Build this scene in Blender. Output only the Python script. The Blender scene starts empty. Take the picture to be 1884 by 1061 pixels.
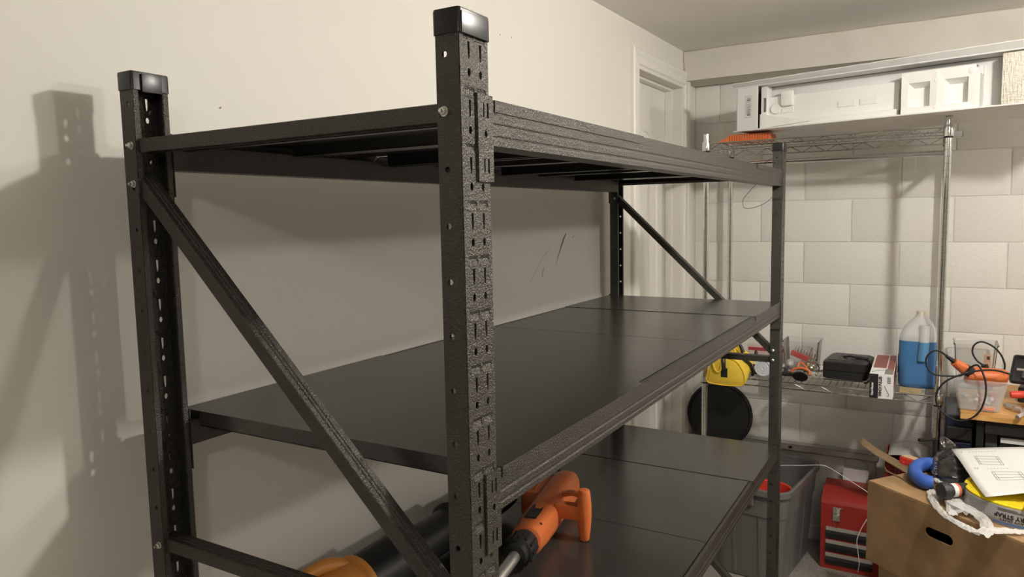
import bpy, bmesh, math, random
from mathutils import Vector, Matrix, noise as mnoise
from mathutils.geometry import tessellate_polygon
random.seed(7)
S = bpy.context.scene
COL = S.collection

# ------------------------------------------------------------------ camera
FPX = 1333.8
yaw, pit, rol = 0.53118, -0.09978, -0.0192
fw = Vector((math.cos(yaw)*math.cos(pit), math.sin(yaw)*math.cos(pit), math.sin(pit)))
r0 = Vector((math.sin(yaw), -math.cos(yaw), 0)); u0 = r0.cross(fw)
rt = math.cos(rol)*r0 + math.sin(rol)*u0
up = -math.sin(rol)*r0 + math.cos(rol)*u0
cd = bpy.data.cameras.new('camera'); cam = bpy.data.objects.new('camera', cd); COL.objects.link(cam)
cd.sensor_width = 36.0; cd.lens = FPX/1884*36; cd.clip_start = 0.02
M = Matrix((rt, up, -fw)).transposed().to_4x4(); M.translation = Vector((-0.6595, -0.4475, 1.61))
cam.matrix_world = M
S.camera = cam

# ------------------------------------------------------------------ world, light, exposure
w = bpy.data.worlds.new('world'); S.world = w; w.use_nodes = True
w.node_tree.nodes['Background'].inputs[0].default_value = (0, 0, 0, 1)
w.node_tree.nodes['Background'].inputs[1].default_value = 0.0
LAMP_COL = (1.0, 0.945, 0.87)
LAMPS = [((1.08, -0.99), 54.0), ((-1.62, -1.15), 14.0), ((1.62, -3.10), 48.0)]     # flush ceiling lamps: place, watts
S.view_settings.view_transform = 'Standard'; S.view_settings.look = 'None'
S.view_settings.exposure = 0.30; S.view_settings.gamma = 1.0
S.view_settings.use_curve_mapping = False

# ------------------------------------------------------------------ materials
def rgb(h):
    h = h.lstrip('#'); c = [int(h[i:i+2], 16)/255 for i in (0, 2, 4)]
    return tuple(((x+0.055)/1.055)**2.4 if x > 0.04045 else x/12.92 for x in c)
MATS = {}
def mat(name, col, rough=0.5, metal=0.0, bump=None, var=None, trans=0.0, ior=1.45, alpha=None, spec=0.5, coat=0.0, detail=3):
    if name in MATS: return MATS[name]
    m = bpy.data.materials.new(name); m.use_nodes = True
    nt = m.node_tree; b = nt.nodes['Principled BSDF']
    b.inputs['Base Color'].default_value = (*col, 1); b.inputs['Roughness'].default_value = rough
    b.inputs['Metallic'].default_value = metal; b.inputs['IOR'].default_value = ior
    b.inputs['Transmission Weight'].default_value = trans; b.inputs['Specular IOR Level'].default_value = spec
    b.inputs['Coat Weight'].default_value = coat
    if alpha is not None: b.inputs['Alpha'].default_value = alpha
    tc = nt.nodes.new('ShaderNodeTexCoord')
    if var:                                  # (scale, second colour, lo, hi)
        n = nt.nodes.new('ShaderNodeTexNoise'); n.inputs['Scale'].default_value = var[0]; n.inputs['Detail'].default_value = 6
        rp = nt.nodes.new('ShaderNodeValToRGB'); rp.color_ramp.elements[0].position = var[2]; rp.color_ramp.elements[1].position = var[3]
        rp.color_ramp.elements[0].color = (*col, 1); rp.color_ramp.elements[1].color = (*var[1], 1)
        nt.links.new(tc.outputs['Object'], n.inputs['Vector']); nt.links.new(n.outputs['Fac'], rp.inputs['Fac'])
        nt.links.new(rp.outputs['Color'], b.inputs['Base Color'])
    if bump:                                 # (scale, strength, distance)
        n = nt.nodes.new('ShaderNodeTexNoise'); n.inputs['Scale'].default_value = bump[0]; n.inputs['Detail'].default_value = detail
        bp = nt.nodes.new('ShaderNodeBump'); bp.inputs['Strength'].default_value = bump[1]; bp.inputs['Distance'].default_value = bump[2]
        nt.links.new(tc.outputs['Object'], n.inputs['Vector']); nt.links.new(n.outputs['Fac'], bp.inputs['Height'])
        nt.links.new(bp.outputs['Normal'], b.inputs['Normal'])
    MATS[name] = m; return m

wall_m  = mat('painted_drywall', (0.755, 0.73, 0.665), 0.55, bump=(60, 0.06, 0.002))
ceil_m  = mat('ceiling_paint', (0.86, 0.84, 0.80), 0.7, bump=(120, 0.08, 0.002))
trim_m  = mat('white_gloss_trim', (0.80, 0.78, 0.72), 0.35)
block_m = mat('painted_block', (0.79, 0.775, 0.73), 0.55, bump=(85, 0.35, 0.004), detail=6)
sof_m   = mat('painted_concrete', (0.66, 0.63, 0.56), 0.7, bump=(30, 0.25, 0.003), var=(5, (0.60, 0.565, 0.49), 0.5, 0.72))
steel_m = mat('hammered_black_steel', (0.080, 0.075, 0.066), 0.33, 0.70, bump=(520, 1.0, 0.0020), spec=0.6, detail=2)
panel_m = mat('black_powder_panel', (0.034, 0.032, 0.029), 0.24, 0.0, bump=(420, 0.10, 0.0005), spec=0.55)
cap_m   = mat('black_cap_plastic', (0.014, 0.014, 0.015), 0.32)
zinc_m  = mat('zinc_bolt', (0.75, 0.75, 0.72), 0.3, 1.0)
chrome_m = mat('chrome', (0.72, 0.72, 0.70), 0.14, 1.0)
blackpl = mat('black_plastic', (0.018, 0.018, 0.018), 0.42)
rubber  = mat('black_rubber', (0.012, 0.012, 0.012), 0.5)
orange  = mat('orange_plastic', (0.66, 0.165, 0.045), 0.42)
amber   = mat('amber_orange_plastic', (0.62, 0.26, 0.05), 0.4)
alum    = mat('aluminium', (0.70, 0.68, 0.64), 0.35, 0.9)
white_card = mat('white_cardboard', (0.74, 0.73, 0.71), 0.7)
foam_m  = mat('white_foam', (0.86, 0.85, 0.82), 0.75, bump=(260, 0.15, 0.001))
card_m  = mat('brown_cardboard', (0.39, 0.245, 0.12), 0.75, bump=(40, 0.1, 0.002), var=(9, (0.26, 0.155, 0.07), 0.42, 0.72))
ink     = mat('black_ink', (0.012, 0.012, 0.012), 0.6)
greyink = mat('grey_ink', (0.25, 0.25, 0.25), 0.7)
paper_m = mat('white_paper', (0.86, 0.86, 0.84), 0.7)
yellow_cloth = mat('yellow_canvas', (0.86, 0.60, 0.055), 0.75, bump=(500, 0.3, 0.001))
yellow_web = mat('yellow_webbing', (0.93, 0.72, 0.02), 0.7, bump=(350, 0.5, 0.002))
red_paint = mat('red_enamel', (0.38, 0.032, 0.022), 0.35)
red_pl  = mat('red_plastic', (0.70, 0.06, 0.04), 0.4)
red_card = mat('red_printed_card', (0.36, 0.03, 0.03), 0.6)
grey_tote = mat('grey_tote_plastic', (0.165, 0.165, 0.158), 0.42)
clear_m = mat('clear_plastic', (0.90, 0.91, 0.91), 0.12, trans=0.0, alpha=0.11, spec=0.6)
milky_m = mat('milky_plastic', (0.82, 0.83, 0.84), 0.25, alpha=0.27, spec=0.5)
film_m  = mat('thin_clear_film', (0.93, 0.93, 0.92), 0.10, alpha=0.14, bump=(45, 0.5, 0.006), spec=1.0, coat=0.5)
bag_m   = mat('white_shopping_film', (0.88, 0.87, 0.85), 0.35, alpha=0.74, bump=(80, 0.8, 0.005))
jug_m   = mat('natural_polythene', (0.80, 0.81, 0.80), 0.35, alpha=0.55)
fluid_m = mat('blue_washer_fluid', (0.06, 0.19, 0.42), 0.38)
wood_m  = mat('pine_plank', (0.70, 0.38, 0.12), 0.4)
navy    = mat('dark_navy_plastic', (0.010, 0.014, 0.03), 0.45)
dkgrey  = mat('dark_grey_steel', (0.06, 0.06, 0.058), 0.45)
blue_rb = mat('blue_rubber', (0.045, 0.13, 0.50), 0.5, bump=(300, 0.2, 0.001))
pale_lid = mat('pale_blue_white_plastic', (0.66, 0.72, 0.80), 0.4)
pinkred = mat('coral_red_plastic', (0.75, 0.11, 0.10), 0.4)
purple  = mat('purple_label_print', (0.10, 0.035, 0.16), 0.45)
galv    = mat('galvanised_steel', (0.42, 0.41, 0.38), 0.45, 0.7, bump=(25, 0.1, 0.002))
shrink  = mat('printed_shrink_label', (0.42, 0.41, 0.40), 0.25, var=(14, (0.52, 0.51, 0.49), 0.4, 0.7))
pad_m   = mat('cream_quilted_pad', (0.78, 0.73, 0.62), 0.4)
def pad_nodes():
    nt = pad_m.node_tree; b = nt.nodes['Principled BSDF']; tc = nt.nodes.new('ShaderNodeTexCoord'); hs = []
    for sc in ((20, 25, 160), (20, 160, 25)):
        mp = nt.nodes.new('ShaderNodeMapping'); mp.inputs['Scale'].default_value = sc; n = nt.nodes.new('ShaderNodeTexNoise'); n.inputs['Scale'].default_value = 1.3
        nt.links.new(tc.outputs['Object'], mp.inputs[0]); nt.links.new(mp.outputs[0], n.inputs['Vector']); hs.append(n.outputs['Fac'])
    ad = nt.nodes.new('ShaderNodeMath'); ad.operation = 'ADD'; nt.links.new(hs[0], ad.inputs[0]); nt.links.new(hs[1], ad.inputs[1])
    bp = nt.nodes.new('ShaderNodeBump'); bp.inputs['Strength'].default_value = 0.9; bp.inputs['Distance'].default_value = 0.006
    nt.links.new(ad.outputs[0], bp.inputs['Height']); nt.links.new(bp.outputs['Normal'], b.inputs['Normal'])
pad_nodes()
rust    = mat('dusty_red_print', (0.30, 0.10, 0.075), 0.55)
copper  = mat('copper_peach', (0.80, 0.35, 0.22), 0.45)
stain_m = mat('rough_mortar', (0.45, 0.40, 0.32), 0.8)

def wood_nodes():
    nt = wood_m.node_tree; b = nt.nodes['Principled BSDF']
    tc = nt.nodes.new('ShaderNodeTexCoord'); mp = nt.nodes.new('ShaderNodeMapping'); mp.inputs['Scale'].default_value = (30, 2, 30)
    n = nt.nodes.new('ShaderNodeTexNoise'); n.inputs['Scale'].default_value = 3; n.inputs['Detail'].default_value = 5
    rp = nt.nodes.new('ShaderNodeValToRGB')
    rp.color_ramp.elements[0].color = (0.55, 0.25, 0.06, 1); rp.color_ramp.elements[1].color = (0.80, 0.47, 0.17, 1)
    rp.color_ramp.elements[0].position = 0.35; rp.color_ramp.elements[1].position = 0.62
    nt.links.new(tc.outputs['Object'], mp.inputs[0]); nt.links.new(mp.outputs[0], n.inputs[0]); nt.links.new(n.outputs[0], rp.inputs[0]); nt.links.new(rp.outputs[0], b.inputs[0])
wood_nodes()
def clear_nodes(m, tint, rough, blend, base, bump):
    nt = m.node_tree; nt.nodes.clear(); o = nt.nodes.new('ShaderNodeOutputMaterial')
    tr_ = nt.nodes.new('ShaderNodeBsdfTransparent'); tr_.inputs[0].default_value = (*tint, 1); gl = nt.nodes.new('ShaderNodeBsdfGlossy'); gl.inputs['Roughness'].default_value = rough; gl.inputs[0].default_value = (0.95, 0.95, 0.95, 1)
    lw = nt.nodes.new('ShaderNodeLayerWeight'); lw.inputs[0].default_value = blend; ad = nt.nodes.new('ShaderNodeMath'); ad.inputs[1].default_value = base; ad.use_clamp = True
    mx = nt.nodes.new('ShaderNodeMixShader'); nt.links.new(lw.outputs['Fresnel'], ad.inputs[0]); nt.links.new(ad.outputs[0], mx.inputs[0]); nt.links.new(tr_.outputs[0], mx.inputs[1]); nt.links.new(gl.outputs[0], mx.inputs[2]); nt.links.new(mx.outputs[0], o.inputs[0])
    if bump:
        tc = nt.nodes.new('ShaderNodeTexCoord'); n = nt.nodes.new('ShaderNodeTexNoise'); n.inputs['Scale'].default_value = bump[0]; bp = nt.nodes.new('ShaderNodeBump'); bp.inputs['Strength'].default_value = bump[1]; bp.inputs['Distance'].default_value = 0.006
        nt.links.new(tc.outputs['Object'], n.inputs['Vector']); nt.links.new(n.outputs['Fac'], bp.inputs['Height']); nt.links.new(bp.outputs['Normal'], gl.inputs['Normal'])
clear_nodes(film_m, (0.94, 0.94, 0.94), 0.10, 0.25, 0.06, (38, 0.7))
clear_nodes(clear_m, (0.975, 0.98, 0.98), 0.15, 0.22, 0.05, None)
floor_m = mat('flecked_epoxy', (0.36, 0.34, 0.30), 0.35)
def floor_nodes():
    nt = floor_m.node_tree; b = nt.nodes['Principled BSDF']; tc = nt.nodes.new('ShaderNodeTexCoord'); prev = None
    base = nt.nodes.new('ShaderNodeRGB'); base.outputs[0].default_value = (0.36, 0.34, 0.30, 1); prev = base.outputs[0]
    for sc, thr, c in ((60, 0.17, (0.10, 0.09, 0.08, 1)), (75, 0.16, (0.74, 0.72, 0.66, 1)), (95, 0.15, (0.30, 0.20, 0.13, 1))):
        v = nt.nodes.new('ShaderNodeTexVoronoi'); v.inputs['Scale'].default_value = sc
        lt = nt.nodes.new('ShaderNodeMath'); lt.operation = 'LESS_THAN'; lt.inputs[1].default_value = thr
        mx = nt.nodes.new('ShaderNodeMix'); mx.data_type = 'RGBA'; mx.inputs[7].default_value = c
        nt.links.new(tc.outputs['Object'], v.inputs['Vector']); nt.links.new(v.outputs['Distance'], lt.inputs[0])
        nt.links.new(lt.outputs[0], mx.inputs[0]); nt.links.new(prev, mx.inputs[6]); prev = mx.outputs[2]
    nt.links.new(prev, b.inputs['Base Color'])
floor_nodes()

# ------------------------------------------------------------------ helpers
def V(*a): return Vector(a)
class B:
    """collects geometry for ONE mesh object"""
    def __init__(s): s.v = []; s.f = []; s.smooth = False
    def add(s, vs, fs):
        n = len(s.v); s.v += [tuple(p) for p in vs]; s.f += [tuple(i+n for i in f) for f in fs]; return s
    def box(s, a, b, bev=0.0):
        x0, x1 = sorted((a[0], b[0])); y0, y1 = sorted((a[1], b[1])); z0, z1 = sorted((a[2], b[2]))
        if bev <= 0:
            vs = [(x, y, z) for z in (z0, z1) for y in (y0, y1) for x in (x0, x1)]
            return s.add(vs, [(0, 2, 3, 1), (4, 5, 7, 6), (0, 1, 5, 4), (2, 6, 7, 3), (0, 4, 6, 2), (1, 3, 7, 5)])
        bm = bmesh.new(); bmesh.ops.create_cube(bm, size=1)
        for q in bm.verts: q.co = V((x0+x1)/2+q.co.x*(x1-x0), (y0+y1)/2+q.co.y*(y1-y0), (z0+z1)/2+q.co.z*(z1-z0))
        bmesh.ops.bevel(bm, geom=list(bm.edges), offset=bev, segments=2, profile=0.6, affect='EDGES')
        bm.verts.index_update(); s.add([q.co.copy() for q in bm.verts], [[q.index for q in f.verts] for f in bm.faces]); bm.free(); return s
    def prism(s, poly, fn, d0, d1):
        """poly: list of 2D points, fn(p, d) -> 3D"""
        n = len(poly); vs = [fn(p, d0) for p in poly]+[fn(p, d1) for p in poly]
        return s.add(vs, [tuple(range(n))[::-1], tuple(range(n, 2*n))]+[(i, (i+1) % n, n+(i+1) % n, n+i) for i in range(n)])
    def loft(s, rings, cap=True, closed=False):
        n = len(rings[0]); vs = [p for r in rings for p in r]; fs = []; m = len(rings)
        for k in range(m if closed else m-1):
            for i in range(n):
                a = k*n; c = ((k+1) % m)*n; fs.append((a+i, a+(i+1) % n, c+(i+1) % n, c+i))
        if cap and not closed: fs += [tuple(range(n))[::-1], tuple(range((m-1)*n, m*n))]
        s.smooth = True; return s.add(vs, fs)
    def tube(s, pts, r, seg=8, sm=True, sub=4):
        P = [Vector(p) for p in pts]
        if sm and len(P) > 2:
            Q = []
            for i in range(len(P)-1):
                a = P[max(i-1, 0)]; b = P[i]; c = P[i+1]; d = P[min(i+2, len(P)-1)]
                for k in range(sub):
                    t = k/sub; Q.append(0.5*((2*b)+(c-a)*t+(2*a-5*b+4*c-d)*t*t+(3*b-a-3*c+d)*t**3))
            Q.append(P[-1]); P = Q
        rs = r if callable(r) else (lambda t: r)
        rings = []; nrm = None
        for i, p in enumerate(P):
            t = (P[min(i+1, len(P)-1)]-P[max(i-1, 0)]).normalized()
            if nrm is None: nrm = t.orthogonal().normalized()
            nrm = (nrm-t*nrm.dot(t)).normalized(); bn = t.cross(nrm); rr = rs(i/(len(P)-1))
            rings.append([p+nrm*(rr*math.cos(2*math.pi*k/seg))+bn*(rr*math.sin(2*math.pi*k/seg)) for k in range(seg)])
        return s.loft(rings)
    def lathe(s, prof, c, axis=(0, 0, 1), seg=24, cap=True):
        ax = Vector(axis).normalized(); n = ax.orthogonal().normalized(); b = ax.cross(n); c = Vector(c)
        return s.loft([[c+ax*h+n*(r*math.cos(2*math.pi*k/seg))+b*(r*math.sin(2*math.pi*k/seg)) for k in range(seg)] for r, h in prof], cap)
    def bar(s, p0, p1, w, h, upv=(0, 0, 1)):
        p0 = Vector(p0); p1 = Vector(p1); t = (p1-p0).normalized(); sd = t.cross(Vector(upv)).normalized(); u = sd.cross(t)
        q = [(-w/2, -h/2), (w/2, -h/2), (w/2, h/2), (-w/2, h/2)]
        return s.prism(q, lambda p, d: d+sd*p[0]+u*p[1], p0, p1)
    def obj(s, name, m, parent=None, loc=None, smooth=None, mods=None):
        me = bpy.data.meshes.new(name); me.from_pydata(s.v, [], s.f); me.update()
        bm = bmesh.new(); bm.from_mesh(me); bmesh.ops.recalc_face_normals(bm, faces=bm.faces); bm.to_mesh(me); bm.free()
        if m: me.materials.append(m)
        if (s.smooth if smooth is None else smooth):
            for p in me.polygons: p.use_smooth = True
            try: me.set_sharp_from_angle(angle=math.radians(38))
            except Exception: pass
        o = bpy.data.objects.new(name, me); COL.objects.link(o)
        if parent: o.parent = parent
        if loc: o.location = loc
        if mods == 'solid':
            md = o.modifiers.new('thick', 'SOLIDIFY'); md.thickness = 0.0018; md.offset = 0
        return o
def tag(o, label, cat, group=None):
    o['label'] = label; o['category'] = cat
    if group: o['group'] = group
    return o
def struct(o, label=None):
    o['kind'] = 'structure'
    if label: o['label'] = label
    return o
def thing(name, label, cat, loc=(0, 0, 0), rz=0.0, group=None):
    e = bpy.data.objects.new(name, None); COL.objects.link(e); e.location = loc; e.rotation_euler = (0, 0, rz); e.empty_display_size = 0.05
    return tag(e, label, cat, group)
def copy_to(o, parent=None, loc=None, rot=None, scale=None):
    c = o.copy(); COL.objects.link(c)
    if parent is not None: c.parent = parent
    if loc is not None: c.location = loc
    if rot is not None: c.rotation_euler = rot
    if scale is not None: c.scale = scale
    for ch in list(o.children):
        if ch is not c: copy_to(ch, c)
    return c
def text_data(body, size=0.01, bold=0.0):
    cu = bpy.data.curves.new('lettering', 'FONT'); cu.body = body; cu.size = size; cu.align_x = 'CENTER'; cu.align_y = 'CENTER'; cu.offset = bold; cu.resolution_u = 3
    o = bpy.data.objects.new('lettering_source', cu); COL.objects.link(o)
    me = bpy.data.meshes.new_from_object(o.evaluated_get(bpy.context.evaluated_depsgraph_get()))
    vs = [q.co.copy() for q in me.vertices]; fs = [tuple(p.vertices) for p in me.polygons]
    bpy.data.objects.remove(o); bpy.data.curves.remove(cu); bpy.data.meshes.remove(me)
    return vs, fs
def lettering(body, size, fn, m, parent, bold=0.0, width=None, name='lettering'):
    """flat print; fn((x, y)) -> 3D point on the printed surface"""
    vs, fs = text_data(body, size, bold)
    k = 1.0
    if width:
        xs = [q.x for q in vs]; k = width/max(1e-6, max(xs)-min(xs))
    b = B(); b.add([fn((q.x*k, q.y)) for q in vs], fs)
    return b.obj(name, m, parent)
def rrect(w, h, r, seg=5, cx=0, cy=0):
    pts = []
    for (sx, sy, a0) in ((1, 1, 0), (-1, 1, 90), (-1, -1, 180), (1, -1, 270)):
        for k in range(seg+1):
            a = math.radians(a0+90*k/seg); pts.append((cx+sx*(w/2-r)+r*math.cos(a), cy+sy*(h/2-r)+r*math.sin(a)))
    return pts

# ------------------------------------------------------------------ room
XB, ZC, ZS, XS = 3.03, 2.377, 2.237, 2.84        # block wall, ceiling, soffit underside, soffit face
XN, YR = -3.4, -4.7
far_m = mat('pale_grey_wall', (0.50, 0.48, 0.44), 0.7)
def wy(x): return 0.629+0.021*(XB-x)             # the drywall runs a degree off the rack
struct(B().box((XN-0.1, YR-0.1, -0.1), (XB+0.3, 1.0, 0)).obj('floor', floor_m), 'grey flecked epoxy garage floor')
struct(B().box((XN-0.1, YR-0.1, ZC), (XB+0.3, 1.0, ZC+0.1)).obj('ceiling', ceil_m), 'plain off-white ceiling')
struct(B().box((XN-0.1, YR-0.1, 0), (XN, 1.0, ZC)).obj('wall_front', far_m), 'plain wall behind the viewer')
struct(B().box((XN, YR-0.1, 0), (XB+0.3, YR, ZC)).obj('wall_right', far_m), 'plain far side wall')
DX0, DX1, DZ, REC = 2.256, 2.818, 2.203, 0.078
wl = B()
def wpiece(x0, x1, z0, z1, t=0.2):
    wl.prism([(x0, wy(x0)), (x1, wy(x1)), (x1, wy(x1)+t), (x0, wy(x0)+t)], lambda p, d: (p[0], p[1], d), z0, z1)
wpiece(XN, DX0, 0, ZC); wpiece(DX1, XB+0.3, 0, ZC); wpiece(DX0, DX1, DZ, ZC)
struct(wl.obj('wall_left', wall_m), 'cream painted drywall behind the black rack')

# door in the drywall: slab with arched panel, stops and moulded casing
dr = B().prism([(DX0, wy(DX0)+REC), (DX1, wy(DX1)+REC), (DX1, wy(DX1)+REC+0.04), (DX0, wy(DX0)+REC+0.04)], lambda p, d: (p[0], p[1], d), 0.01, DZ-0.004)
door = struct(dr.obj('door_1', trim_m), 'white closet door with arched panel')
def arch_panel(z0, z1, rise, d, x0, x1):
    pts = [(x0, z0), (x1, z0)]
    for k in range(13):
        t = k/12; x = x1+(x0-x1)*t; pts.append((x, z1+rise*math.sin(math.pi*t)**0.8))
    return pts
def ring_panel(name, pts, wdt, dep):
    cx = sum(p[0] for p in pts)/len(pts); cz = sum(p[1] for p in pts)/len(pts)
    def sh(k): return [(cx+(p[0]-cx)*(1-k/0.19), cz+(p[1]-cz)*(1-k/0.4)) for p in pts]
    rings = []
    for k, dd in ((0, 0.0005), (0.008, -dep), (0.022, -dep), (0.034, 0.0005), (0.06, -dep*0.7)):
        rings.append([V(p[0], wy(p[0])+REC+dd, p[1]) for p in sh(k)])
    b = B(); b.loft(rings, cap=False); n = len(pts); b.f.append(tuple(range(4*n, 5*n)))
    b.obj(name, trim_m, door, smooth=False)
ring_panel('door_panel', arch_panel(1.05, 1.86, 0.13, 0, DX0+0.11, DX1-0.11), 0.03, 0.007)
ring_panel('door_panel', arch_panel(0.2, 0.93, 0.0, 0, DX0+0.11, DX1-0.11), 0.03, 0.007)
tr = B()
for x0, x1 in ((DX0, DX0+0.012), (DX1-0.012, DX1)):     # stops
    tr.prism([(x0, wy(x0)+REC-0.034), (x1, wy(x1)+REC-0.034), (x1, wy(x1)+REC-0.001), (x0, wy(x0)+REC-0.001)], lambda p, d: (p[0], p[1], d), 0, DZ)
tr.prism([(DX0+0.012, wy(DX0)+REC-0.034), (DX1-0.012, wy(DX1)+REC-0.034), (DX1-0.012, wy(DX1)+REC-0.001), (DX0+0.012, wy(DX0)+REC-0.001)], lambda p, d: (p[0], p[1], d), DZ-0.012, DZ)
struct(tr.obj('trim_2', trim_m), 'door stop inside the closet door frame')
cas = B(); prof = [(0, 0), (0, 0.010), (0.012, 0.012), (0.018, 0.017), (0.045, 0.017), (0.055, 0.021), (0.072, 0.021), (0.078, 0.015), (0.078, 0)]   # across, proud
CW = 0.078
def cas_side(xi, sgn):
    cas.prism(prof, lambda p, d: V(xi+sgn*p[0], wy(xi+sgn*p[0])-p[1], d[1] if d[0] == 0 else d[1]+p[0]*d[0]), (0, 0), (1, DZ))
cas_side(DX0, -1); cas_side(DX1, 1)
cas.prism(prof, lambda p, d: V(d[0]+d[1]*p[0], wy(d[0])-p[1], DZ+p[0]), (DX0, -1), (DX1, 1))
struct(cas.obj('trim_3', trim_m), 'moulded white casing around the closet door')

# scuffs and nail holes in the drywall
mark = mat('scuff_mark', (0.30, 0.27, 0.22), 0.7)
def wm(pts, r_): B().tube([V(x, wy(x)-0.0002, z) for x, z in pts], r_, 5).obj('scuff_mark', mark, bpy.data.objects['wall_left'])
wm([(1.600, 1.548), (1.575, 1.522), (1.545, 1.480), (1.520, 1.440)], lambda t: 0.0006+0.0045*math.sin(math.pi*t)*(1-t)); wm([(1.44, 1.44), (1.43, 1.425), (1.425, 1.41)], 0.001); wm([(1.66, 1.535), (1.645, 1.53)], 0.0012); wm([(1.48, 1.50), (1.43, 1.47), (1.35, 1.40)], 0.0004)
for (x, z) in ((0.235, 1.815), (1.02, 1.505), (1.195, 2.132), (1.26, 2.137), (0.235, 1.483), (0.31, 1.245), (2.60, 2.30)): wm([(x, z), (x+0.003, z+0.002)], 0.0014)
# soffit beam along the block wall
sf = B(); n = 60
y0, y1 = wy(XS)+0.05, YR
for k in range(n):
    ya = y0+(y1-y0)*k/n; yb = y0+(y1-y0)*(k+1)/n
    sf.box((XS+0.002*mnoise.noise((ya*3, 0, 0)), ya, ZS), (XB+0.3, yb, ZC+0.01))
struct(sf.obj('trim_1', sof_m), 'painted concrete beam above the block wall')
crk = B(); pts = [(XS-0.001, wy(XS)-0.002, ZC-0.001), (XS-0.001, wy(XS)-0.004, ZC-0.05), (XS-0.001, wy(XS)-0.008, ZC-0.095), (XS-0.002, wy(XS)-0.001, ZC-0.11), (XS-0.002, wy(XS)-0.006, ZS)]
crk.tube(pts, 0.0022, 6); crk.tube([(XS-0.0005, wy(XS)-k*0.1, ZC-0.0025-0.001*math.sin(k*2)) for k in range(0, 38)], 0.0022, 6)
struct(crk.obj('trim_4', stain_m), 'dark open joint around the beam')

# block wall: every block its own piece
wb = struct(B().box((XB+0.004, YR, 0), (XB+0.3, 1.0, ZC)).obj('wall_back', block_m), 'white painted concrete block wall')
BP, CP = 0.4032, 0.1967; row0 = 1.655-8*CP; gap = 0.005
meshes = {}
def block(ya, yb, za, zb):
    key = (round(yb-ya, 3), round(zb-za, 3))
    if key not in meshes:
        b = B().box((0, gap/2, gap/2), (0.09, yb-ya-gap/2, zb-za-gap/2), 0.0035)
        o = b.obj('block', block_m, wb, smooth=True); meshes[key] = o
    else:
        o = meshes[key].copy(); COL.objects.link(o); o.parent = wb
    o.location = (XB-0.001, ya, za)
for rI in range(-1, 12):
    za = row0+rI*CP; zb = za+CP; za = max(za, 0.0); zb = min(zb, ZS)
    if zb-za < 0.03: continue
    off = 0.102 if (rI % 2 == 0) else -0.102         # joint position in this course
    # row whose bottom joint is 1.655 (rI=8) has joints at .102
    j = off+BP*2
    while j > -1.8:
        a = j-BP; t = min(j, wy(XB)-0.001)
        if t-a > 0.02 and a < wy(XB): block(a, t, za, zb)
        j -= BP

# the garage's three ceiling lamps, all outside the picture; their shadows on the walls give their places
for (lx, ly), wt, rad, nm in zip([a for a, _ in LAMPS], [b for _, b in LAMPS], (0.045, 0.045, 0.08), ('ceiling_lamp_middle_offscreen', 'ceiling_lamp_behind_offscreen', 'ceiling_lamp_right_offscreen')):
    ld = bpy.data.lights.new(nm, 'POINT'); ld.energy = wt; ld.color = LAMP_COL; ld.shadow_soft_size = rad
    lo = bpy.data.objects.new(nm, ld); COL.objects.link(lo); lo.location = (lx, ly, ZC-0.085)

# ------------------------------------------------------------------ black storage rack
RW, RD, PW, PD = 1.930, 0.610, 0.0563, 0.0300
ZCAP, PITCH = 1.807, 0.0618
rack = thing('storage_rack', 'tall black boltless steel storage rack with three shelves in front of drywall', 'storage rack', (RW/2, RD/2, 0))
RO = V(-RW/2, -RD/2, 0)
class R(B):
    def obj(s, name, m, parent=None, **k):
        s.v = [tuple(Vector(p)+RO) for p in s.v]; return B.obj(s, name, m, parent or rack, **k)

def holed(b, u0, u1, v0, v1, poly, fn, dep=None):
    """rectangle with one hole, mapped by fn(u, v)"""
    out = [(u0, v0), (u1, v0), (u1, v1), (u0, v1)]; al = out+list(poly)
    tri = tessellate_polygon([[Vector((*p, 0)) for p in out], [Vector((*p, 0)) for p in poly]])
    b.add([fn(*p) for p in al], [tuple(t) for t in tri])
def oval(cx, cy, rx, ry, n=10): return [(cx+rx*math.cos(2*math.pi*(k+0.5)/n), cy+ry*math.sin(2*math.pi*(k+0.5)/n)) for k in range(n)]
def quad(b, u0, u1, v0, v1, fn): b.add([fn(u0, v0), fn(u1, v0), fn(u1, v1), fn(u0, v1)], [(0, 1, 2, 3)])

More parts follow.
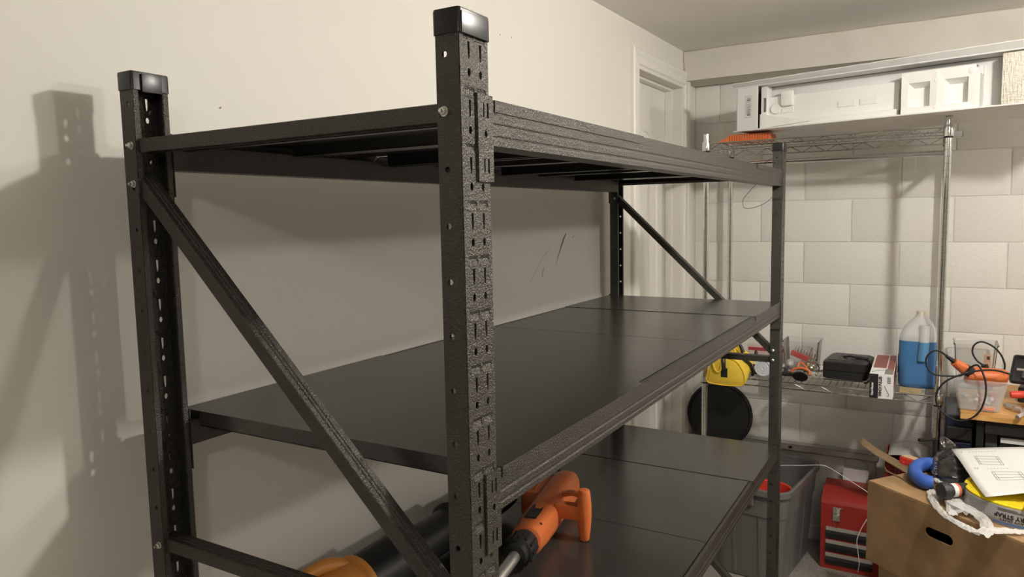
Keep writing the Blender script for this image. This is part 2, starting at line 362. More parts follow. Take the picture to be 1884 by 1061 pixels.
def upright_mesh():
    """C channel standing at the origin: web in the plane y=0, flanges towards +y"""
    b = B(); web = lambda u, v: (u, 0, v)
    emb = lambda u, v, d: (u, d, v)
    zh0 = 1.7665; m0, mid, m1 = 0.0045, 0.0285, 0.0525
    zt = ZCAP+0.006
    top_unit = zh0+0.0485; nU = 29
    zb = top_unit-nU*PITCH
    for (u0, u1) in ((0, m0), (m1, PW)): quad(b, u0, u1, 0, zt, web)
    for (u0, u1, uc) in ((m0, mid, 0.0175), (mid, m1, 0.0405)):
        if zb > 0: quad(b, u0, u1, 0, zb, web)
        for k in range(nU):
            zh = zh0-k*PITCH
            if k < 1: pass
            top = min(zh+0.0485, zt)
            if k == 0 and zh+0.0345 >= zt: pass
            # hole
            holed(b, u0, u1, zh-0.0133, zh+0.0110, oval(uc, zh, 0.0031, 0.0046), web)
            # slot, tapering to the bottom
            holed(b, u0, u1, zh+0.0110, zh+0.0345, [(uc-0.0009, zh+0.0145), (uc+0.0009, zh+0.0145), (uc+0.0020, zh+0.020), (uc+0.0022, zh+0.0325), (uc-0.0022, zh+0.0325), (uc-0.0018, zh+0.020)], web)
            # pressed tab: dished at its top, proud at its foot
            a0, a1, c0, c1 = uc-0.0095, uc+0.0095, zh+0.0355, top-0.0052
            o = [(u0, zh+0.0345), (u1, zh+0.0345), (u1, top), (u0, top)]; i_ = [(a0, c0, -0.0006), (a1-0.002, c0, -0.0004), (a1-0.002, c1, 0.0017), (a0+0.0004, c1, 0.0015)]
            e_ = [(a0-0.0004, c0-0.0006), (a1+0.0004, c0-0.0006), (a1+0.0004, c1+0.0040), (a0-0.0004, c1+0.0040)]
            vs = [web(*p) for p in o]+[web(*p) for p in e_]+[emb(*p) for p in i_]
            b.add(vs, [(0, 1, 5, 4), (1, 2, 6, 5), (2, 3, 7, 6), (3, 0, 4, 7), (4, 5, 9, 8), (5, 6, 10, 9), (6, 7, 11, 10), (7, 4, 8, 11), (8, 9, 10, 11)])
    for x in (0.0, PW):                      # flanges with one row of round holes, then the turned-in lips
        fl = lambda u, v, x=x: (x, u, v)
        quad(b, 0, 0.011, 0, zt, fl); quad(b, 0.026, PD, 0, zt, fl)
        k = 0; z = 1.785; hi = zt
        while z-PITCH/2 > 0.03:
            lo_ = z-PITCH/2; holed(b, 0.011, 0.026, lo_, hi, oval(0.0185, z, 0.0034, 0.0034, 12), fl); hi = lo_; z -= PITCH
        quad(b, 0.011, 0.026, 0, hi, fl)
        lx = 0.008 if x == 0 else PW-0.008
        b.add([(x, PD, 0), (lx, PD, 0), (lx, PD, zt), (x, PD, zt)], [(0, 1, 2, 3)])
        b.add([(lx, PD, 0), (lx, PD-0.004, 0), (lx, PD-0.004, zt), (lx, PD, zt)], [(0, 1, 2, 3)])
    return b
um = upright_mesh()
up0 = um.obj('upright', steel_m, rack, smooth=False, mods='solid')
def cap_geo():
    b = B(); t = 0.0028
    out = rrect(PW+2*t, PD+2*t, 0.004, 3, PW/2, PD/2)
    # hollow sleeve over the channel, notched on the open side
    def ring(sc, z): return [V(PW/2+(p[0]-PW/2)*sc, PD/2+(p[1]-PD/2)*sc, z) for p in out]
    b.loft([ring(1, ZCAP-0.001), ring(1, ZCAP+0.0235), ring(0.975, ZCAP+0.0255)])
    b.box((0.012, PD+t-0.0005, ZCAP-0.004), (PW-0.012, PD+t+0.0035, ZCAP+0.0225), 0.001)
    b.box((PW*0.02, -t-0.0012, ZCAP-0.0015), (PW*0.98, -t+0.001, ZCAP+0.0215), 0.0006)
    return b
cap0 = cap_geo().obj('end_cap', cap_m, up0)
foot0 = B().box((-0.004, -0.004, 0), (PW+0.004, PD+0.004, 0.012), 0.002).obj('foot', cap_m, up0)
up0.location = RO
for (x, y, sy) in ((0, RD, -1), (RW-PW, 0, 1), (RW-PW, RD, -1)):
    copy_to(up0, rack, V(x, y, 0)+RO, None, (1, sy, 1))

ZL = [1.742, 1.306, 0.813]                       # shelf tops
BX0, BX1 = PW+0.001, RW-PW-0.001
def beam(zt, back):
    s = (lambda y: RD-y) if back else (lambda y: y)
    P = [(0, 0), (0.0085, 0), (0.0085, -0.0135), (0.034, -0.0135), (0.034, -0.052), (0.001, -0.052), (0, -0.051), (0, -0.0445), (0.0010, -0.0425), (0.0010, -0.0405), (0, -0.0385),
         (0, -0.0305), (0.0010, -0.0285), (0.0010, -0.0265), (0, -0.0245), (0, -0.015)]
    b = R(); b.prism(P, lambda p, d: (d, s(p[0]), zt+p[1]), BX0, BX1)
    o = b.obj('beam', steel_m)
    for xa, sg in ((0, 1), (RW, -1)):            # hooked end plates
        pb = B(); xf = lambda x: xa+sg*x
        for (u0, u1, z0, z1) in ((0.0285, 0.0600, zt-0.093, zt+0.004),):
            fn = lambda u, v: V(xf(u), s(-0.0030), v)+RO
            zs = [z0, zt-0.0765, zt-0.064, zt-0.030, zt-0.0165, z1]
            uc = 0.043
            quad(pb, u0, u1, z0, zt-0.085, fn)
            def slots(za, zb):
                um_ = (u0+u1)/2
                holed(pb, u0, um_, za, zb, [(um_-0.0052, za+0.003), (um_-0.0034, za+0.0016), (um_-0.0022, za+0.004), (um_-0.0022, zb-0.002), (um_-0.0048, zb-0.0015)], fn)
                holed(pb, um_, u1, za, zb, [(um_+0.0030, za+0.002), (um_+0.0064, za+0.0015), (um_+0.0068, za+0.003), (um_+0.0066, zb-0.0015), (um_+0.0034, zb-0.001)], fn)
            slots(zt-0.085, zt-0.0655); quad(pb, u0, u1, zt-0.0655, zt-0.0455, fn)
            holed(pb, u0, u1, zt-0.0455, zt-0.0335, oval((u0+u1)/2, zt-0.0395, 0.0028, 0.0042), fn)
            quad(pb, u0, u1, zt-0.0335, zt-0.0235, fn); slots(zt-0.0235, zt-0.004); quad(pb, u0, u1, zt-0.004, z1, fn)
            # turned-back leg that the beam is welded to
            pb.add([fn(u1, z0), V(xf(u1), s(0.030), z0)+RO, V(xf(u1), s(0.030), z1)+RO, fn(u1, z1)], [(0, 1, 2, 3)])
            pb.add([fn(u0, z0), V(xf(u0), s(-0.0006), z0)+RO, V(xf(u0), s(-0.0006), z1)+RO, fn(u0, z1)], [(0, 1, 2, 3)])
        pb.obj('end_plate', steel_m, o, smooth=False, mods='solid')
    return o
SEAM = [0.068, 0.562, 1.030, 1.487, 1.868]
def shelf_panel(zt, k):
    x0, x1 = SEAM[k]+0.0012, SEAM[k+1]-0.0012; end = k in (0, 3)
    ya, yb = (-0.0006, RD+0.0006) if end else (0.0115, RD-0.0115); t = 0.0012
    b = R(); zz = zt+(0.0012 if end else 0.0)
    b.box((x0, ya, zz-t), (x1, yb, zz))
    yi0, yi1 = 0.040, RD-0.040
    for xe, sg in ((x0, 1), (x1, -1)):           # end flanges, their returned lips and a middle rib
        b.box((xe, yi0, zz-0.024), (xe+sg*t, yi1, zz-t)); b.box((xe, yi0, zz-0.024), (xe+sg*0.014, yi1, zz-0.024+t))
    xm = (x0+x1)/2
    b.box((xm-0.02, yi0, zz-0.018), (xm-0.02+t, yi1, zz-t)); b.box((xm+0.02-t, yi0, zz-0.018), (xm+0.02, yi1, zz-t)); b.box((xm-0.02, yi0, zz-0.018), (xm+0.02, yi1, zz-0.018+t))
    po = b.obj('shelf_panel', panel_m)
    if end:
        for yy in (ya, yb+0.0008): R().box((x0, yy-0.0008, zz-0.0135), (x1, yy, zz)).obj('front_flange', steel_m, po)
for zt in ZL:
    beam(zt, False); beam(zt, True)
    for k in range(4): shelf_panel(zt, k)

def brace(x0, p0, p1, name):
    """ribbed channel between two (y, z) points, from x0 to x0+.03"""
    a = V(x0, *p0); c = V(x0, *p1); t = (c-a).normalized(); n = V(1, 0, 0).cross(t)
    if n.z < 0: n = -n
    P = [(0, -0.010), (0, 0.009), (0.001, 0.010), (0.008, 0.010), (0.0095, 0.0085), (0.011, 0.010), (0.014, 0.010), (0.0155, 0.0085), (0.017, 0.010), (0.026, 0.010), (0.027, 0.009), (0.027, -0.010), (0.025, -0.010), (0.025, 0.0065), (0.002, 0.0065), (0.002, -0.010)]
    R().prism(P, lambda p, d: d+V(p[0], 0, 0)+n*p[1], a, c).obj(name, steel_m)
def hexbolt(x, y, z, sg):
    b = R(); b.lathe([(0.0056, 0), (0.0056, 0.001)], (x, y, z), (sg, 0, 0), 14); b.lathe([(0.0045, 0.001), (0.0045, 0.0045), (0.0032, 0.0055)], (x, y, z), (sg, 0, 0), 6)
    b.lathe([(0.0022, 0.005), (0.002, 0.009)], (x, y, z), (sg, 0, 0), 8)
    b.obj('bolt', zinc_m, smooth=False)
YB, YF = RD-0.0205, 0.0205
for (xb, sg, xs) in ((0.004, -1, 0.0), (RW-PW+0.004, -1, RW-PW)):
    for (p0, p1, nm) in (((YB+0.006, 1.7245), (YF-0.006, 1.7245), 'cross_brace'), ((YB, 1.672), (YF-0.002, 1.128), 'diagonal_brace'), ((YB+0.006, 1.107), (YF-0.006, 1.107), 'cross_brace'),
                         ((YB, 0.690), (YF-0.002, 0.150), 'diagonal_brace'), ((YB+0.006, 0.128), (YF-0.006, 0.128), 'cross_brace')):
        brace(xb, p0, p1, nm)
        for q in (p0, p1):
            yq = YB if q[0] > 0.3 else YF
            hexbolt(xs-0.001, yq, q[1]-(0.004 if nm[0] == 'd' and q[0] > 0.3 else 0)+(0.012 if nm[0] == 'd' and q[0] < 0.3 else 0), sg)

# ------------------------------------------------------------------ tools lying on the low shelf
ZS3 = ZL[2]+0.0016
dx, dy = 0.9825, 0.1862
trim_ = thing('string_trimmer', 'orange electric pole tool with aluminium shaft lying on the low black shelf', 'garden tool', (0.9, 0.38, ZS3), math.atan2(dy, dx))
# local: x along the tool, y to its left, z up
B().lathe([(0.012, -0.42), (0.0135, -0.415), (0.0135, -0.20), (0.012, -0.195)], (0, 0, 0.047), (1, 0, 0), 20).obj('shaft', alum, trim_)
cl = B().lathe([(0.019, -0.245), (0.026, -0.243), (0.027, -0.225), (0.033, -0.222), (0.034, -0.178), (0.030, -0.165)], (0, 0, 0.047), (1, 0, 0), 24)
for k in range(12):
    a = 2*math.pi*k/12; cl.box((-0.218, 0.034*math.cos(a)-0.003, 0.047+0.034*math.sin(a)-0.003), (-0.182, 0.034*math.cos(a)+0.003, 0.047+0.034*math.sin(a)+0.003), 0.001)
cl.obj('collar', blackpl, trim_)
hb = []
for x, w_, h_, z_ in ((-0.170, 0.060, 0.056, 0.047), (-0.165, 0.072, 0.070, 0.047), (-0.10, 0.078, 0.080, 0.047), (-0.02, 0.080, 0.086, 0.048), (0.06, 0.076, 0.088, 0.049), (0.14, 0.078, 0.090, 0.050), (0.19, 0.074, 0.086, 0.050), (0.215, 0.056, 0.066, 0.050), (0.222, 0.03, 0.036, 0.050)):
    hb.append([V(x, p[0], z_+p[1]) for p in rrect(w_, h_, min(w_, h_)*0.42, 5)])
body = B().loft(hb).obj('body', orange, trim_)
vb = B()
vb.loft([[V(x, p[0]+0.052, 0.050+p[1]) for p in rrect(w_, h_, 0.012, 4)] for x, w_, h_ in ((0.03, 0.045, 0.05), (0.036, 0.056, 0.066), (0.18, 0.056, 0.066), (0.19, 0.045, 0.05))]).obj('motor_housing', orange, trim_)
for k in range(5): B().box((0.06, 0.048+k*0.006, 0.0815), (0.15, 0.0505+k*0.006, 0.0855)).obj('vent_louvre', orange, trim_)
B().box((-0.125, -0.012, 0.0855), (-0.045, 0.018, 0.0885), 0.002).obj('name_plate', blackpl, trim_)
B().box((0.20, 0.02, 0.084), (0.216, 0.045, 0.088), 0.002).obj('switch', blackpl, trim_)
# upright auxiliary grip joined to the body by two arms around an opening
ga = B().lathe([(0.0105, 0.0), (0.0125, 0.003), (0.0150, 0.025), (0.0182, 0.062), (0.0180, 0.090), (0.0150, 0.121), (0.0125, 0.127), (0.006, 0.128)], (0.0, 0, 0), (0, 0, 1), 20)
gx, gy = -0.018, -0.102
g0 = ga.obj('auxiliary_grip', orange, trim_); g0.location = (gx, gy, 0)
ar = B(); ar.box((gx-0.014, gy, 0.052), (gx+0.014, -0.03, 0.088), 0.004); ar.tube([(gx, gy, 0.108), (gx+0.03, gy+0.035, 0.104), (gx+0.06, -0.034, 0.086)], 0.008, 10)
ar.obj('grip_arm', orange, trim_)
for x in (-0.13, -0.06): B().lathe([(0.0035, 0), (0.0035, 0.0012)], (x, -0.026, 0.078), (0, -0.65, 0.75), 10).obj('screw', ink, trim_)  # black discs painting in the shade of recessed screw holes

bl = thing('leaf_blower', 'amber orange leaf blower with long black tube on the low shelf along the wall', 'leaf blower', (0.385, 0.528, ZS3))
zc_ = 0.066
sh = []
for x, rr in ((-0.17, 0.035), (-0.165, 0.046), (-0.12, 0.056), (-0.06, 0.060), (-0.035, 0.058), (-0.03, 0.0655), (-0.018, 0.0655), (-0.016, 0.058)):
    sh.append([V(x, rr*math.cos(2*math.pi*k/28), zc_+rr*math.sin(2*math.pi*k/28)) for k in range(28)])
B().loft(sh).obj('housing', amber, bl)
B().tube([(-0.035, 0.012, zc_+0.046), (-0.08, 0.02, zc_+0.066), (-0.14, 0.022, zc_+0.066), (-0.20, 0.022, zc_+0.050), (-0.215, 0.015, zc_+0.03), (-0.165, 0.0, zc_+0.01)], lambda t: 0.017-0.004*math.sin(math.pi*t), 12).obj('handle', amber, bl)
B().lathe([(0.052, -0.22), (0.058, -0.216), (0.058, -0.19), (0.03, -0.165)], (0, 0, zc_), (1, 0, 0), 24).obj('battery_base', blackpl, bl)
B().lathe([(0.056, -0.018), (0.058, -0.01), (0.0585, 0.10), (0.060, 0.105), (0.060, 0.118), (0.054, 0.124)], (0, 0, zc_), (1, 0, 0), 28).obj('tube_coupling', blackpl, bl)
B().lathe([(0.046, 0.115), (0.046, 0.36), (0.044, 0.365)], (0, 0, zc_), (1, 0, 0), 28).obj('tube', blackpl, bl)
B().lathe([(0.050, 0.30), (0.057, 0.305), (0.057, 0.345), (0.054, 0.35), (0.054, 0.40), (0.048, 0.41)], (0, 0, zc_), (1, 0, 0), 28).obj('tube_joint', blackpl, bl)
B().lathe([(0.046, 0.40), (0.043, 0.52), (0.040, 0.56), (0.037, 0.56)], (0, 0, zc_-0.004), (1, 0, 0), 28).obj('nozzle', blackpl, bl)

# ------------------------------------------------------------------ chrome wire rack
WX0, WX1, WY0, WY1 = 2.50, 2.93, 0.424, -0.470
wr = thing('wire_shelving', 'chrome wire shelving unit with hanging rod against the block wall', 'wire shelf', ((WX0+WX1)/2, (WY0+WY1)/2, 0))
WO = V(-(WX0+WX1)/2, -(WY0+WY1)/2, 0)
pp = [(0.010, 0.0), (0.010, 0.02), (0.0125, 0.022)]
z = 0.045
while z < 1.915: pp += [(0.0125, z-0.0012), (0.0112, z-0.0006), (0.0112, z+0.0006), (0.0125, z+0.0012)]; z += 0.0254
pp += [(0.0125, 1.928), (0.0138, 1.929), (0.0138, 1.942), (0.012, 1.943)]
wp = B().lathe(pp, (0, 0, 0), (0, 0, 1), 14).obj('post', chrome_m, wr)
ZT, ZB_ = 1.905, 0.895
for zt in (ZT, ZB_):
    B().lathe([(0.0165, zt-0.034), (0.0175, zt-0.033), (0.0185, zt-0.012), (0.017, zt+0.006), (0.0145, zt+0.007)], (0, 0, 0), (0, 0, 1), 16).obj('sleeve', chrome_m, wp)
    B().lathe([(0.0148, zt-0.040), (0.0155, zt-0.039), (0.0158, zt-0.0345), (0.015, zt-0.034)], (0, 0, 0), (0, 0, 1), 14).obj('clip_ring', blackpl, wp)
first = True
for (x, y) in ((WX0, WY0), (WX0, WY1), (WX1, WY0), (WX1, WY1)):
    if first: wp.location = V(x, y, 0)+WO; first = False
    else: copy_to(wp, wr, V(x, y, 0)+WO)
class W(B):
    def obj(s, name, m, parent=None, **k):
        s.v = [tuple(Vector(p)+WO) for p in s.v]; return B.obj(s, name, m, parent or wr, **k)
for zt in (ZT, ZB_):
    hi, lo_ = zt-0.003, zt-0.030
    fr = W(); wires = W()
    for (p, q) in (((WX0, WY0), (WX0, WY1)), ((WX1, WY0), (WX1, WY1)), ((WX0, WY0), (WX1, WY0)), ((WX0, WY1), (WX1, WY1))):
        a = V(*p, 0); c = V(*q, 0); t = (c-a).normalized(); a = a+t*0.016; c = c-t*0.016; Ln = (c-a).length
        for zz, rr in ((hi, 0.003), (lo_, 0.003)): fr.tube([a+V(0, 0, zz), c+V(0, 0, zz)], rr, 8, sm=False)
        nz = max(2, int(round(Ln/0.05))); pts = []
        for k in range(nz+1): pts.append(a+t*(Ln*k/nz)+V(0, 0, hi if k % 2 else lo_))
        fr.tube(pts, 0.0021, 6, sm=False)
    fr.obj('shelf_frame', chrome_m)
    y = WY0-0.03
    while y > WY1+0.02:
        wires.tube([(WX0, y, zt-0.0015), (WX1, y, zt-0.0015)], 0.0014, 5, sm=False); y -= 0.0265
    for x in (WX0+0.145, WX0+0.29): wires.tube([(x, WY0, zt-0.006), (x, WY1, zt-0.006)], 0.003, 6, sm=False)
    o = wires.obj('wire_deck', chrome_m); o['kind'] = 'stuff'
rod = W(); rod.lathe([(0.0105, 0), (0.0105, WY0-WY1-0.012)], (2.72, WY0-0.006, 1.826), (0, -1, 0), 16); rod.obj('hanging_rod', chrome_m)
for y in (WY0, WY1): W().bar((WX0+0.013, y, 1.822), (WX1-0.013, y, 1.822), 0.004, 0.02).obj('rod_bracket', chrome_m)
hb_ = W().box((2.66, WY1-0.05, 1.879), (2.72, WY1-0.004, 1.905), 0.003); hb_.obj('side_hook', chrome_m)
wire_pts = [(2.722, 0.142, 1.846), (2.716, 0.150, 1.838), (2.70, 0.165, 1.84), (2.62, 0.198, 1.82), (2.56, 0.228, 1.726), (2.55, 0.245, 1.703), (2.55, 0.277, 1.663), (2.55, 0.278, 1.635), (2.55, 0.267, 1.623), (2.55, 0.226, 1.627), (2.55, 0.186, 1.644), (2.55, 0.152, 1.673), (2.56, 0.12, 1.70)]
tag(B().tube(wire_pts, 0.0013, 6).obj('bent_wire', mat('dull_wire', (0.12, 0.11, 0.10), 0.4, 0.8)), 'thin bent wire dangling from the chrome hanging rod', 'wire')

# ------------------------------------------------------------------ white carton with foam on top of the wire shelving
ca = thing('packing_carton', 'long open white carton with moulded foam inside, on top of wire shelving', 'carton', (2.50, 0.30, 1.945), math.radians(-12.16))
CL, CDp, CH, t = 1.12, 0.49, 0.180, 0.004
B().box((0, -CL, 0), (CDp, 0, t)).obj('bottom_panel', white_card, ca)
B().box((0, -CL, CH-t), (CDp, 0, CH)).obj('top_panel', white_card, ca)
B().box((CDp-t, -CL, t), (CDp, 0, CH-t)).obj('back_panel', white_card, ca)
B().box((0.004, -t, t), (CDp-t, 0, CH-t)).obj('end_panel', white_card, ca)
B().box((0.004, -CL, t), (CDp-t, -CL+t, CH-t)).obj('end_panel', white_card, ca)
fp = B().box((0.0, -0.094, t), (t, -t, CH-t), 0.0012).obj('front_panel', white_card, ca)
bcb = B(); y = -0.044
random.seed(3)
for zz in [0.060+0.0026*i for i in range(28)]:
    if random.random() < 0.62: bcb.box((-0.0004, -0.062, zz), (0.0, -0.048, zz+0.0017))
for (y0_, y1_, z0_, z1_) in ((-0.066, -0.040, 0.0525, 0.0533), (-0.066, -0.040, 0.139, 0.1398), (-0.0404, -0.040, 0.0525, 0.1398), (-0.066, -0.0656, 0.0525, 0.1398)): bcb.box((-0.0004, y0_, z0_), (0, y1_, z1_))
for zz in [0.064+0.004*i for i in range(16)]: bcb.box((-0.0004, -0.0455, zz), (0, -0.0442, zz+0.0024))
bcb.obj('barcode_label', ink, fp)
# top flap bent up and forward, lower flap edge
fl = B(); nF = 40
rows = []
for k in range(nF+1):
    y = 0.012-(CL+0.012)*k/nF; lift = 0.030*max(0.0, k/nF); wv = 0.0025*math.sin(k*1.9)
    rows.append((y, lift, wv))
for k in range(nF):
    a, c = rows[k], rows[k+1]
    for (z_, ) in ((0, ),):
        v = [(0.002, a[0], CH), (0.002, c[0], CH), (-0.020+c[2]*0.4, c[0], CH+0.012+c[1]*0.35+c[2]*0.3), (-0.020+a[2]*0.4, a[0], CH+0.012+a[1]*0.35+a[2]*0.3)]
        fl.add(v+[(p[0], p[1], p[2]+0.003) for p in v], [(0, 3, 2, 1), (4, 5, 6, 7), (2, 3, 7, 6), (0, 1, 5, 4)]+([(3, 0, 4, 7)] if k == 0 else []))
fl.obj('top_flap', white_card, ca)
edge = white_card
B().box((-0.0015, -CL, -0.001), (0.0, 0.012, 0.0025)).obj('lower_edge', edge, ca)
B().box((-0.0015, -CL, CH-0.003), (0.0, 0.012, CH)).obj('upper_edge', edge, ca)
# foam liner: long base with bosses
fb = B(); fb.box((0.055, -0.61, t), (0.12, -0.098, 0.132), 0.006)
fb.box((0.018, -0.61, t), (0.06, -0.122, 0.028), 0.004)
fb.obj('foam_base', foam_m, ca, smooth=True)
rib = B(); rib.prism([(-0.098, t), (-0.30, t+0.012), (-0.098, 0.062)], lambda p, d: (d, p[0], p[1]), 0.012, 0.06); rib.obj('foam_rib', foam_m, ca)
bb = B(); bb.box((0.036, -0.222, 0.088), (0.06, -0.172, 0.150), 0.010); bb.obj('foam_boss', foam_m, ca, smooth=True)
B().lathe([(0.021, 0), (0.021, 0.010), (0.019, 0.013)], (0.057, -0.150, 0.082), (-1, 0, 0), 20).obj('foam_ring', foam_m, ca)
B().box((0.050, -0.222, 0.062), (0.058, -0.172, 0.084), 0.003).obj('foam_pad', foam_m, ca)
for y in (-0.425, -0.505):
    b = B(); b.box((0.0515, y-0.032, 0.060), (0.0565, y+0.032, 0.084), 0.002); b.obj('foam_pad', foam_m, ca)
fc = B(); fy0, fy1, hy0, hy1, hz0, hz1 = -0.122, -0.098, -0.1185, -0.1035, 0.070, 0.128
fc.box((0.024, fy0, t), (0.075, fy1, hz0)); fc.box((0.024, fy0, hz1), (0.075, fy1, CH-t)); fc.box((0.024, fy0, hz0), (0.075, hy0, hz1)); fc.box((0.024, hy1, hz0), (0.075, fy1, hz1)); fc.box((0.070, hy0, hz0), (0.075, hy1, hz1))
fc.obj('foam_corner', foam_m, ca, smooth=False)
# tray with two recesses
ty0, ty1, tz1 = -0.628, -0.872, 0.150
trb = B()
def tray_cell(y0, y1):
    z0, z1 = 0.026, 0.112; m_ = (y0+y1)/2; o = [(y0, t), (y1, t), (y1, tz1), (y0, tz1)]
    i1 = [(y0-0.022, z0), (y1+0.022, z0), (y1+0.022, z1), (y0-0.022, z1)]; i2 = [(y0-0.034, z0+0.002), (y1+0.030, z0+0.002), (y1+0.030, z1-0.016), (y0-0.034, z1-0.016)]
    vs = [(0.012, *p) for p in o]+[(0.014, *p) for p in i1]+[(0.050, *p) for p in i2]
    trb.add(vs, [(0, 1, 5, 4), (1, 2, 6, 5), (2, 3, 7, 6), (3, 0, 4, 7), (4, 5, 9, 8), (5, 6, 10, 9), (6, 7, 11, 10), (7, 4, 8, 11), (8, 9, 10, 11)])
ym = (ty0+ty1)/2+0.008; tray_cell(ty0, ym); tray_cell(ym, ty1+0.012)
trb.box((0.060, ty1, t), (0.12, ty0, tz1)); trb.box((0.012, ty0-0.0005, t), (0.06, ty0, tz1)); trb.box((0.012, ty1+0.012, tz1-0.001), (0.12, ty0, tz1)); trb.box((0.012, ty1, t), (0.06, ty1+0.012, tz1-0.03))
trb.obj('foam_tray', foam_m, ca, smooth=False)
for (y, z_, r_) in ((ym, 0.112, 0.010), (ym, 0.022, 0.010), (ty1+0.024, 0.132, 0.014)):
    B().lathe([(r_, 0), (r_, 0.001), (r_*0.8, 0.003)], (0.0145, y, z_), (-1, 0, 0), 18).obj('foam_boss', foam_m, ca)
B().box((0.08, -0.93, t), (0.30, -0.100, CH-t-0.002)).obj('liner', white_card, ca)
pd_ = B().box((0.004, -CL+0.006, t), (0.05, -0.935, CH-t-0.004), 0.004).obj('quilted_pad', pad_m, ca, smooth=True)
lettering('VIPAR', 0.020, lambda p: (0.0032, -1.002+p[1]*-1.0, 0.095+p[0]), mat('faint_ink', (0.35, 0.30, 0.22), 0.7), pd_, width=0.075)

# orange ribbed strip caught under the carton
oc = thing('ribbed_strip', 'orange ribbed plastic strip between the wire shelf and white carton', 'plastic strip', (2.53, 0.25, ZT+0.001))
B().box((0, -0.085, 0), (0.12, 0.085, 0.030), 0.003).obj('strip_body', orange, oc)
for k in range(16): B().box((-0.003, -0.080+k*0.0104, 0.002), (0.0, -0.0745+k*0.0104, 0.028)).obj('rib', orange, oc)
nose = B(); nose.prism([(0.0, 0.0), (0.0, 0.026), (0.045, 0.004), (0.045, 0)], lambda p, d: (d, 0.085+p[0], p[1]), 0.0, 0.1); nose.obj('tapered_end', orange, oc)

# ------------------------------------------------------------------ things on the low wire shelf
ZW = ZB_+0.001
# yellow tool bag, slumped over the front rail
bg = thing('tool_bag', 'yellow canvas tool bag with black handles on the wire shelf', 'tool bag', (2.50, 0.316, ZW))
def bag_ring(x, sc, zb, zt_):
    pr = [(-0.062, 0.0), (-0.08, 0.010), (-0.086, 0.028), (-0.078, 0.062), (-0.058, 0.098), (-0.030, 0.116), (0.0, 0.120), (0.028, 0.116), (0.052, 0.105), (0.068, 0.065), (0.080, 0.024), (0.074, 0.006), (0.056, 0.0), (0.0, -0.003)]
    return [V(x, p[0]*sc, zb+(zt_-zb)*(p[1]/0.120)) for p in pr]
B().loft([bag_ring(-0.085, 0.78, -0.004, 0.080), bag_ring(-0.078, 0.96, -0.020, 0.094), bag_ring(-0.06, 1.0, -0.022, 0.100), bag_ring(-0.022, 1.0, -0.018, 0.112), bag_ring(-0.006, 1.0, 0.004, 0.120), bag_ring(0.06, 1.0, 0.003, 0.128), bag_ring(0.12, 0.98, 0.003, 0.105), bag_ring(0.135, 0.8, 0.012, 0.085)]).obj('bag_body', yellow_cloth, bg)
pipe = [p+V(-0.0015, 0, 0) for p in bag_ring(-0.078, 0.985, -0.021, 0.095)]
B().tube([*pipe, pipe[0]], 0.0025, 6).obj('piping', yellow_cloth, bg)
B().box((-0.0865, -0.012, 0.012), (-0.083, 0.016, 0.052), 0.0015).obj('leather_tab', blackpl, bg)
B().tube([(-0.088, 0.002, 0.045), (-0.088, 0.004, 0.075), (-0.072, 0.006, 0.105), (-0.045, 0.002, 0.150), (-0.03, -0.02, 0.165), (-0.02, -0.045, 0.145), (-0.02, -0.062, 0.112)], 0.009, 8).obj('handle', blackpl, bg)
B().tube([(-0.085, 0.050, 0.072), (-0.0925, 0.040, 0.045), (-0.0925, 0.026, 0.034), (-0.0905, 0.015, 0.046), (-0.087, 0.014, 0.070)], 0.0045, 6).obj('strap_loop', yellow_cloth, bg)
B().tube([(-0.05, -0.035, 0.118), (-0.04, -0.018, 0.155), (-0.03, -0.028, 0.165), (-0.02, -0.05, 0.12)], 0.006, 8).obj('handle', yellow_cloth, bg)
B().tube([(-0.03, -0.066, 0.088), (0.0, -0.088, 0.06), (0.02, -0.094, 0.03), (0.04, -0.09, 0.006)], 0.007, 8).obj('shoulder_strap', blackpl, bg)

tb = thing('round_tub', 'round tub lying on its side, pale blue lid outwards, beside the tool bag', 'tub', (2.55, 0.186, ZW))
B().lathe([(0.030, 0.008), (0.030, 0.09), (0.026, 0.095)], (0, 0, 0.037), (1, 0, 0), 24).obj('tub_body', mat('cream_plastic', (0.7, 0.68, 0.62), 0.5), tb)
B().lathe([(0.004, 0.0012), (0.006, -0.001), (0.020, 0.0), (0.021, -0.002), (0.0225, 0.0), (0.029, 0.0), (0.031, -0.003), (0.035, -0.002), (0.036, 0.002), (0.036, 0.012), (0.031, 0.013)], (0, 0, 0.037), (1, 0, 0), 28).obj('lid', pale_lid, tb)
sb = thing('small_bottle', 'slim black bottle with white print standing behind the yellow tool bag', 'bottle', (2.60, 0.226, ZW))
B().lathe([(0.013, 0), (0.0145, 0.003), (0.0145, 0.075), (0.008, 0.088), (0.006, 0.10), (0.005, 0.104)], (0, 0, 0), seg=18).obj('bottle_body', blackpl, sb)
for k, (a, h) in enumerate(((0.02, 0.014), (0.045, 0.012))): B().lathe([(0.0147, a), (0.0147, a+h)], (0, 0, 0), seg=18, cap=False).obj('label', paper_m, sb)
rp_ = thing('blister_box', 'long flat red and white box at the back of the low wire shelf', 'box', (2.885, 0.24, ZW))
B().box((0, -0.085, 0), (0.03, 0.085, 0.078), 0.002).obj('box_body', mat('pale_pink_card', (0.62, 0.50, 0.47), 0.6), rp_)
B().box((-0.0008, -0.08, 0.050), (0, 0.08, 0.066)).obj('printed_band', mat('wine_red_print', (0.40, 0.05, 0.06), 0.6), rp_)

